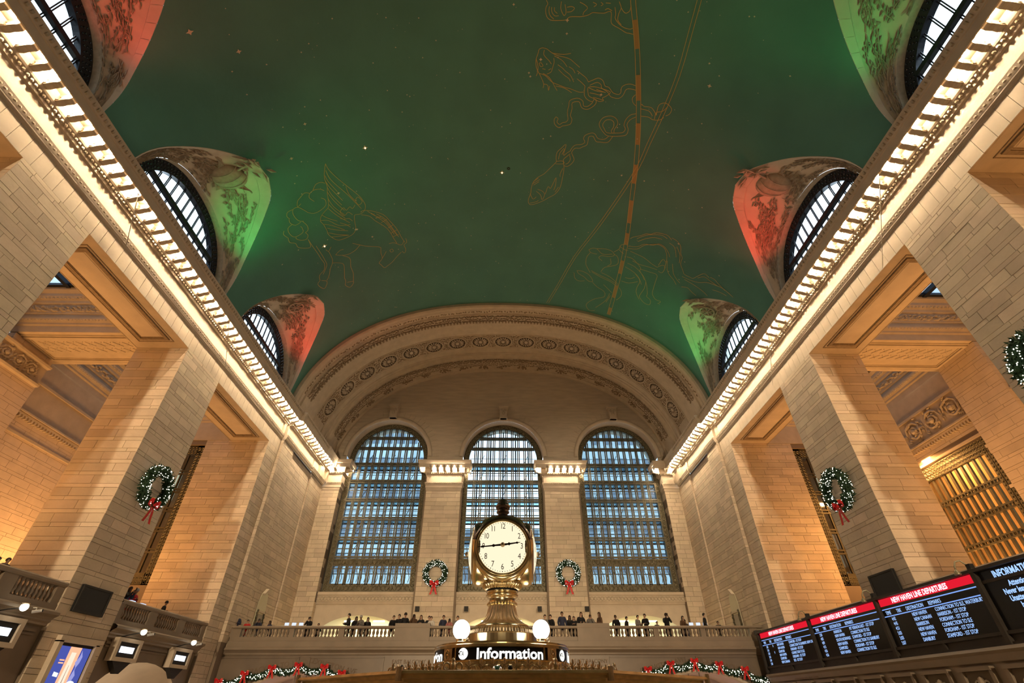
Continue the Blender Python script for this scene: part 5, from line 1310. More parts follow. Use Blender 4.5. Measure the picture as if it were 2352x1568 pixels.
for i, (ya, yb) in enumerate(((12.6, 18.4), (18.6, 24.1), (24.3, 30.1), (30.3, 36.6))):
    sc = MB().box(BX, BX + .02, ya, yb, 1.98, 3.82).build('screen', SCREEN, db); xt = BX - .008; w = yb - ya
    if i == 0:
        text('heading', 'INFORMATION', .32, TXT, sc, (xt, yb - .55, 3.50), AX, AY, 'LEFT', .002, 1, .75, .01)
        for k, t in enumerate(ROWS[0][1]): text('message_line', t, .235, TXT, sc, (xt, yb - (.95, .62, .72, 1.0, 1.05)[k], 3.20 - k * .215), AX, AY, 'LEFT', .002, 1, .8, .006)
        continue
    hd = MB().box(xt, BX, ya + .05, yb - .02, 3.52, 3.80).build('red_header', REDL, sc)
    text('heading', 'NEW HAVEN LINE DEPARTURES', .27, PINK, hd, (xt - .006, (ya + yb) / 2 + .25, 3.57), AX, AY, 'CENTER', .002, 1, .84, .008)
    for z in (3.40, 3.13): MB().box(xt, BX, ya + .02, yb - .02, z - .018, z + .018).build('blue_line', LINE, sc)
    cols = (.06, .19, .30, .54)
    for c_, t in zip(cols, ('TIME', 'TRK', 'DESTINATION', 'REMARKS')): text('column_title', t, .20, TXT, sc, (xt, yb - c_ * w + .15, 3.19), AX, AY, 'LEFT', .002, 1, .8, .0)
    for k, row in enumerate(ROWS[i]):
        z = 2.95 - k * .178
        for c_, t in zip((.075, .215, .31, .55), row):
            if t: text('train_text', t, .185, TXT, sc, (xt, yb - c_ * w, z), AX, AY, 'LEFT', .002, 1, .78, .0)
for y, w in ((18.7, 'nearest'), (24.4, 'middle'), (30.4, 'farthest')):
    l = T('gooseneck_lamp', (BX, y, 3.9), f'curved gooseneck lamp on top of the departures board, {w} of three', 'lamp', 'gooseneck lamps on the departures board')
    MB().tube([(BX + .05, y - .05, 3.9), (BX + .02, y, 4.12), (BX - .1, y + .05, 4.28), (BX - .26, y + .1, 4.24), (BX - .34, y + .12, 4.08), (BX - .36, y + .12, 3.95)], .03, 8).build('arm', MATS['bronze_light'], l, smooth=True)
    MB().lathe([(.03, .18), (.08, .12), (.11, .02), (.10, 0), (.04, -.01)], (BX - .36, y + .12, 3.80), 14).build('shade', MATS['bronze_light'], l, smooth=True)
    MB().box(BX - .05, BX + .12, y - .2, y - .02, 3.9, 4.12).build('mount', BLACK, l)
MB().box(BX - .05, BX + .3, 36.9, 37.3, 3.8, 4.05).build('board_end_cap', FRAME, db)
# ticket-office cornice under the board
tc = ST('trim_8', (17.2, 24, 1), 'stone cornice and window hoods under the departures board')
MB().grid([[(x, y, z) for x, z in ((17.9, 1.62), (17.0, 1.6), (16.95, 1.5), (17.1, 1.42), (17.15, 1.2), (17.25, 1.15), (17.25, .55), (17.2, .5), (17.3, .42), (17.35, -2.4))] for y in (5, 36.8)]).build('cornice', MARB2, tc)
for k in range(12):
    y = 12.5 + k * 2.0
    m = MB(); m.box(17.05, 17.3, y - .75, y + .75, .98, 1.1); m.box(17.1, 17.3, y - .75, y - .6, .1, .98); m.box(17.1, 17.3, y + .6, y + .75, .1, .98); m.build('window_hood', MARB2, tc)
    h = MB(); h.box(17.2, 17.3, y - .6, y + .6, .1, .97); h.build('hood_recess', mat('recess', (.12, .09, .06), .8) if 'recess' not in MATS else MATS['recess'], tc)
    g = MB(); g.sphere((17.17, y, .62), (.05, .18, .2), 8, 5)
    for sg in (-1, 1): g.tube([(17.18, y + sg * (.2 + .12 * cos(t)), .58 + .12 * sin(t)) for t in [q * .7 for q in range(9)]], .03, 4)
    STUFF(g.build('carved_shell', ORN, tc))
text('lettering', 'TICKETS TO THE NEW YORK', .2, LET, tc, (17.135, 33.6, 1.22), AX, AY, 'LEFT', .004)
# dark square grilles on the second piers
for s, y0, y1, z0, z1 in ((-1, 23.5, 25.42, 3.3, 4.34), (1, 23.7, 25.5, 4.1, 5.07)):
    g = T('square_grille', (s * 18.2, (y0 + y1) / 2, (z0 + z1) / 2), f'dark square grille low on the second {"left" if s < 0 else "right"} pier', 'grille')
    X = lambda a, b: sorted((s * a, s * b))
    MB().box(*X(18.2, 18.29), y0, y1, z0, z1).build('backing', BLACK, g)
    f = MB()
    for q in ring4(y0, y1, z0, z1, .08): f.box(*X(18.16, 18.22), *q)
    f.build('rim', MATS['grille'], g)
    MB().box(*X(18.185, 18.21), y0 + .08, y1 - .08, z0 + .08, z1 - .08).build('mesh_panel', BLACK, g)
# advert screen on the second left pier
ad = T('advert_screen', (-18.2, 24.8, .8), 'lit blue and orange advert screen on the second left pier', 'screen')
y0, y1, z0, z1 = 23.75, 25.75, -.9, 2.15
f = MB()
for q in ((y0 - .22, y1 + .22, z1 + .05, z1 + .28), (y0 - .22, y0, z0, z1 + .1), (y1, y1 + .22, z0, z1 + .1)): f.box(-18.3, -18.08, *q)
f.build('stone_frame', PLAIN, ad)
MB().box(-18.3, -18.2, y0, y1, z0, z1 + .05).build('bezel', BLACK, ad)
def EM(n, c, e): return MATS.get(n) or emis(n, c, e)
MB().quad((-18.19, y0 + .06, z0), (-18.19, y1 - .06, z0), (-18.19, y1 - .06, z1 - .06), (-18.19, y0 + .06, z1 - .06)).build('blue_ground', EM('ad_blue', (.075, .10, .42), .9), ad)
MB().add([(-18.185, 24.45, .25), (-18.185, 25.05, .25), (-18.185, 25.1, z1 - .06), (-18.185, 24.42, z1 - .06)], [(0, 1, 2, 3)]).build('orange_bottle', EM('ad_orange', (1.0, .50, .30), 1.0), ad)
MB().add([(-18.18, 24.58, .5), (-18.18, 24.92, .5), (-18.18, 24.88, 1.9), (-18.18, 24.6, 1.9)], [(0, 1, 2, 3)]).build('cream_highlight', EM('ad_cream', (1.0, .80, .62), 1.0), ad)
MB().add([(-18.178, 24.735, .75), (-18.178, 24.77, .75), (-18.178, 24.76, 1.45), (-18.178, 24.745, 1.45)], [(0, 1, 2, 3)]).build('dark_needle', EM('ad_dark', (.25, .08, .08), .6), ad)
MB().add([(-18.18, 24.1, 1.05), (-18.18, 24.38, 1.02), (-18.18, 24.38, 1.16), (-18.18, 24.1, 1.2)], [(0, 1, 2, 3)]).build('white_caption', EM('ad_white', (.85, .9, 1), 1.1), ad)
for z in (1.58, 1.48): MB().add([(-18.18, 24.1, z), (-18.18, 24.38, z), (-18.18, 24.38, z + .05), (-18.18, 24.1, z + .05)], [(0, 1, 2, 3)]).build('orange_caption', EM('ad_orange', 0, 0), ad)
MB().add([(-18.18, 25.2 + .1 * sin(q * 2.2) + (.07 if q < 6 else -.07), .9 + (q if q < 6 else 11 - q) * .22) for q in range(12)], [tuple(range(12))]).build('steam', EM('ad_steam', (.35, .36, .75), .9), ad)
MB().add([(-18.178, 25.28 + .24 * cos(q * pi / 8), .83 + .1 * sin(q * pi / 8)) for q in range(16)], [tuple(range(16))]).build('cup_foam', EM('ad_white', 0, 0), ad)
MB().add([(-18.176, 25.28 + .15 * cos(q * pi / 8), .52 + .15 * sin(q * pi / 8)) for q in range(16)], [tuple(range(16))]).build('cup', EM('ad_white', 0, 0), ad)
MB().quad((-18.18, y0 + .06, z0 + .9), (-18.18, y1 - .06, z0 + .9), (-18.18, y1 - .06, z0 + 1.1), (-18.18, y0 + .06, z0 + 1.1)).build('white_strip', EM('ad_white', 0, 0), ad)
# lit signs over the left passages with a spot lamp and a camera each
for k, (y, w) in enumerate(((20.55, 'nearest'), (28.1, 'middle'), (33.0, 'farthest'))):
    s_ = T('track_sign', (-18.2, y, 2.2), f'stone-framed lit sign box with a white display on the left wall, {w} of three', 'sign')
    f = MB()
    for q in ((y - .95, y + .95, 2.56, 2.72), (y - .95, y + .95, 1.78, 1.94), (y - .95, y - .75, 1.94, 2.56), (y + .75, y + .95, 1.94, 2.56)): f.box(-18.45, -18.12, *q)
    f.build('stone_frame', PLAIN, s_)
    MB().box(-18.45, -18.2, y - .75, y + .75, 1.94, 2.56).build('black_panel', BLACK, s_)
    MB().box(-18.2, -18.18, y - .52, y + .52, 2.13, 2.38).build('white_display', EM('sign_display', (.80, .88, 1.0), 2.2), s_)
    b = MB(); b.prism([(-.7, 1.78), (.7, 1.78), (.35, 1.5), (.1, 1.3), (-.1, 1.3), (-.35, 1.5)], lambda u, v, d: (-18.46 + d, y + u, v), 0, .25); b.build('iron_bracket', BLACK, s_)
    l = T('spot_lamp', (-18.0, y + .1, 2.950), f'round white spot lamp above the {w} lit sign on the left wall', 'lamp')
    MB().sphere((-17.75, y + .05, 3.020), (.13, .14, .14), 12, 8).build('bulb_head', EM('spot_glow', (1, .93, .75), 6), l, smooth=True)
    MB().tube([(-18.35, y - .6, 2.750), (-18.0, y - .3, 2.900), (-17.85, y, 2.980)], .025, 6).build('arm', BLACK, l); MB().lathe([(.06, 0), (.15, .08), (.16, .1), (.1, .02)], (-17.78, y + .05, 3.050), 12).build('hood', BRASS2, l)
    c = T('security_camera', (-18.0, y + .75, 3.000), f'white bullet camera beside the {w} spot lamp on the left wall', 'camera')
    CAMW = MATS.get('camera_white') or mat('camera_white', (.6, .56, .5), .4)
    MB().tube([(-17.95, y + .72, 2.950), (-17.7, y + .86, 3.020)], .055, 8).build('body', CAMW, c); MB().tube([(-18.35, y + .85, 3.120), (-17.9, y + .8, 3.100), (-17.88, y + .78, 3.000)], .02, 6).build('mount', CAMW, c); MB().tube([(-17.7, y + .86, 3.020), (-17.67, y + .876, 3.026)], .045, 8).build('lens', BLACK, c)
# thin hanging cables
CAB = mat('cable', (.62, .55, .45), .6)
for k, (a, b, w) in enumerate((((-17.4, 14.2, 19.5), (-18.05, 15.8, 17.6), 'near left'), ((-17.4, 23.8, 19.5), (-18.05, 26.2, 17.6), 'far left'), ((17.4, 24.2, 19.5), (18.05, 26.8, 17.0), 'far right'), ((17.4, 12.6, 19.5), (18.05, 15.6, 16.5), 'near right'))):
    c = T('cable', a, f'thin pale cable slung from the cornice over the {w} pier', 'cable'); MB().tube([a, b], .018, 5).build('wire', CAB, c); MB().sphere(a, .05, 6, 4).build('hook', BLACK, c)
# ------------------------------------------------------------------ onlookers
def person(p, pose_, yaw, h, coat, hair, hm, skin, label, group=None, base=1.75):
    P = POSES[pose_]; sc = h / base
    o = T('person', p, label, 'person', group, rz=yaw); o.scale = (max(.85, sc) * .97, max(.85, sc) * .97, sc)
    def ch(nm, me, m=None):
        c = bpy.data.objects.new(nm, me); COL.objects.link(c); c.parent = o
        if m: c.material_slots[0].link = 'OBJECT'; c.material_slots[0].material = MATS[m]
        return c
    ch('body', P['body'], skin); ch('coat', P['coat'], coat); ch('trousers', P['trousers']); ch('shoes', P['shoes']); ch('eyes', P['eyes']); ch('mouth', P['mouth'])
    ch('hat' if hair == 'hat' else 'hair', P[hair], hm)
    if pose_ == 'phone': ch('phone', P['phone'])
    return o
cl = {'k': ('cloth_black', 'black'), 'n': ('cloth_navy', 'navy'), 'r': ('cloth_red', 'red'), 'g': ('cloth_grey', 'grey'), 'w': ('cloth_white', 'white'), 'b': ('cloth_brown', 'brown'), 'p': ('cloth_pink', 'pink')}
hr = {'s': ('short', 'hair_dark', 'short dark hair'), 'l': ('long', 'hair_dark', 'long dark hair'), 'h': ('hat', 'hat_grey', 'a grey knit hat'), 'c': ('hat', 'hair_dark', 'a black cap'), 'B': ('long', 'hair_blond', 'long blond hair'), 'b': ('long', 'hair_brown', 'long brown hair')}
WHO = [  # px, py of the head top, pose, turn, coat, hair, place
    (550, 1410, 'hold', 8, 'n', 's', 'at the left end of the far balcony'), (572, 1425, 'lean', 10, 'r', 's', 'leaning on the far balustrade at its left end'),
    (597, 1421, 'phone', 15, 'n', 'b', 'on the far balcony, third from its left end'), (626, 1427, 'lean', -30, 'n', 'l', 'on the far balcony, fourth from its left end'),
    (713, 1417, 'phone', 5, 'k', 's', 'alone over the second balusters from the left'), (734, 1433, 'lean', 0, 'k', 's', 'crouched low beside the second balusters from the left'),
    (806, 1409, 'turn', -60, 'k', 's', 'tallest in front of the left lit arch'), (817, 1416, 'turn', 50, 'k', 'l', 'second before the left lit arch'),
    (832, 1414, 'hold', -20, 'g', 'h', 'at the middle of the left lit arch'), (846, 1418, 'stand', 20, 'k', 'l', 'rightmost before the left lit arch'),
    (903, 1415, 'lean', 30, 'k', 's', 'first left of the clock, beside the tall block'), (919, 1411, 'turn', -25, 'k', 's', 'behind the tall block left of the clock'), (932, 1408, 'stand', 20, 'k', 'c', 'under the left dark loudspeaker'),
    (952, 1411, 'phone', 0, 'b', 'b', 'behind the tall left block, raising a phone'), (969, 1413, 'hold', -10, 'k', 'b', 'at the right end of the tall left block'),
    (984, 1416, 'lean', 25, 'k', 's', 'leaning, some way left of the left globe lamp'), (994, 1417, 'lean', -20, 'w', 's', 'leaning beside the left globe lamp group'),
    (1019, 1413, 'stand', 30, 'n', 's', 'standing left of the left globe lamp'), (1033, 1421, 'phone', 0, 'p', 'l', 'close left of the left globe lamp'), (1052, 1415, 'hold', 0, 'g', 's', 'right behind the left globe lamp'),
    (1250, 1412, 'hold', 20, 'g', 's', 'right behind the right globe lamp'), (1268, 1413, 'lean', -40, 'k', 's', 'bent over, right of the right globe lamp'), (1290, 1405, 'stand', 5, 'n', 's', 'tallest one right of the right globe lamp'),
    (1306, 1415, 'lean', 10, 'k', 'l', 'in the group right of the clock, third'), (1318, 1416, 'hold', -15, 'k', 'l', 'in the group right of the clock, fourth'), (1332, 1406, 'turn', 10, 'k', 'b', 'over the left half of the tall right block'),
    (1355, 1411, 'phone', -10, 'g', 'B', 'over the middle of the tall right block'), (1378, 1406, 'turn', -70, 'b', 'b', 'over the right half of the tall right block'),
    (1415, 1414, 'lean', -30, 'k', 's', 'first before the right lit arch'), (1437, 1416, 'stand', 60, 'k', 's', 'second before the right lit arch'), (1461, 1413, 'turn', 40, 'g', 's', 'third before the right lit arch, facing another'),
    (1481, 1410, 'turn', -50, 'k', 's', 'fourth before the right lit arch, tall'), (1505, 1428, 'lean', 20, 'n', 's', 'lower one before the right lit arch'), (1528, 1408, 'phone', 0, 'k', 's', 'raising both arms, right of the right lit arch'),
    (1562, 1416, 'lean', 30, 'b', 'l', 'right of the right lit arch'), (1572, 1424, 'hold', -20, 'n', 'c', 'right of the right lit arch, lower'), (1614, 1408, 'stand', 70, 'k', 's', 'alone over the second balusters from the right'), (1648, 1428, 'lean', -20, 'k', 's', 'last at the right end of the far balcony'),
]
rnd = random.Random(4); SK = ['skin_light', 'skin_light', 'skin_mid', 'skin_dark', 'skin_light']
for i, (px, py, ps, yw, c, h, where) in enumerate(WHO):
    back = .70 + (.45 if i % 2 and i > 4 else 0)
    v = _R * ((px - 1176) / F_PX) + _U * (-(py - 784) / F_PX) + _F; hp = v * ((BY + back) / v.y); H = hp.z - ZF + .03
    base = {'lean': 1.73, 'phone': 1.76, 'stand': 1.76, 'hold': 1.76, 'turn': 1.76}[ps]
    person((hp.x + CAMX, BY + back, ZF), ps, radians(yw), H, cl[c][0], hr[h][0], hr[h][1], SK[i % 5], f'person in {cl[c][1]} coat, {hr[h][2]}, {where}', 'onlookers along the far balustrade', base)
for px, py, ps, yw, c, h, where in ((300, 1347, 'phone', 95, 'k', 'l', 'raising a phone on the left balcony'), (313, 1352, 'hold', 80, 'r', 'h', 'beside the phone holder on the left balcony'), (380, 1380, 'turn', 110, 'k', 'c', 'alone on the left balcony'),
                                  (20, 1281, 'stand', 90, 'k', 's', 'at the left edge of the picture'), (-2, 1279, 'stand', 70, 'k', 's', 'cut off by the left edge of the picture')):
    d = Vector((px - 1176, 0, 0)); v = _R * ((px - 1176) / F_PX) + _U * (-(py - 784) / F_PX) + _F
    t = (-18.98 - CAMX) / v.x; hp = Vector((CAMX, 0, 0)) + v * t
    person((-18.98, hp.y, 3.3), ps, radians(yw), hp.z - 3.3 + .02, cl[c][0], hr[h][0], hr[h][1], 'skin_dark' if h == 'l' else 'skin_mid', f'person in {cl[c][1]} coat, {hr[h][2]}, {where}', 'onlookers on the left balcony', 1.76)
# lit tablets and displays on the balconies
for x, y, z, rz, w in ((-18.75, 27.6, 4.27, 0, 'left balcony rail, nearer one'), (-18.75, 28.5, 4.27, 0, 'left balcony rail, farther one')):
    t = T('tablet', (x, y, z), f'glowing white tablet lying by the {w}', 'tablet')
    MB().box(x - .12, x + .12, y - .2, y + .2, z - .01, z + .03).build('body', BLACK, t); MB().box(x - .1, x + .22, y - .18, y + .18, z + .03, z + .06).build('display', EM('tablet_glow', (.72, .80, 1), 1.0), t)
for px, w in ((655, 'left'), (1628, 'right')):
    X_ = PX(px); t = T('display_table', (X_, BY + 1.6, ZF), f'white demonstration table with lit tablets on the far balcony, {w} end', 'table')
    MB().box(X_ - .9, X_ + .9, BY + 1.2, BY + 2.0, 4.50, 4.56).build('tabletop', MATS['cloth_white'], t)
    for q in (-.75, .75):
        for r in (1.3, 1.9): MB().box(X_ + q - .04, X_ + q + .04, BY + r - .04, BY + r + .04, ZF, 4.5).build('leg', MATS['cloth_white'], t)
    for q in (-.5, .0, .5): MB().box(X_ + q - .14, X_ + q + .14, BY + 1.25, BY + 1.3, 4.56, 4.74).build('lit_display', EM('tablet_glow', 0, 0), t)
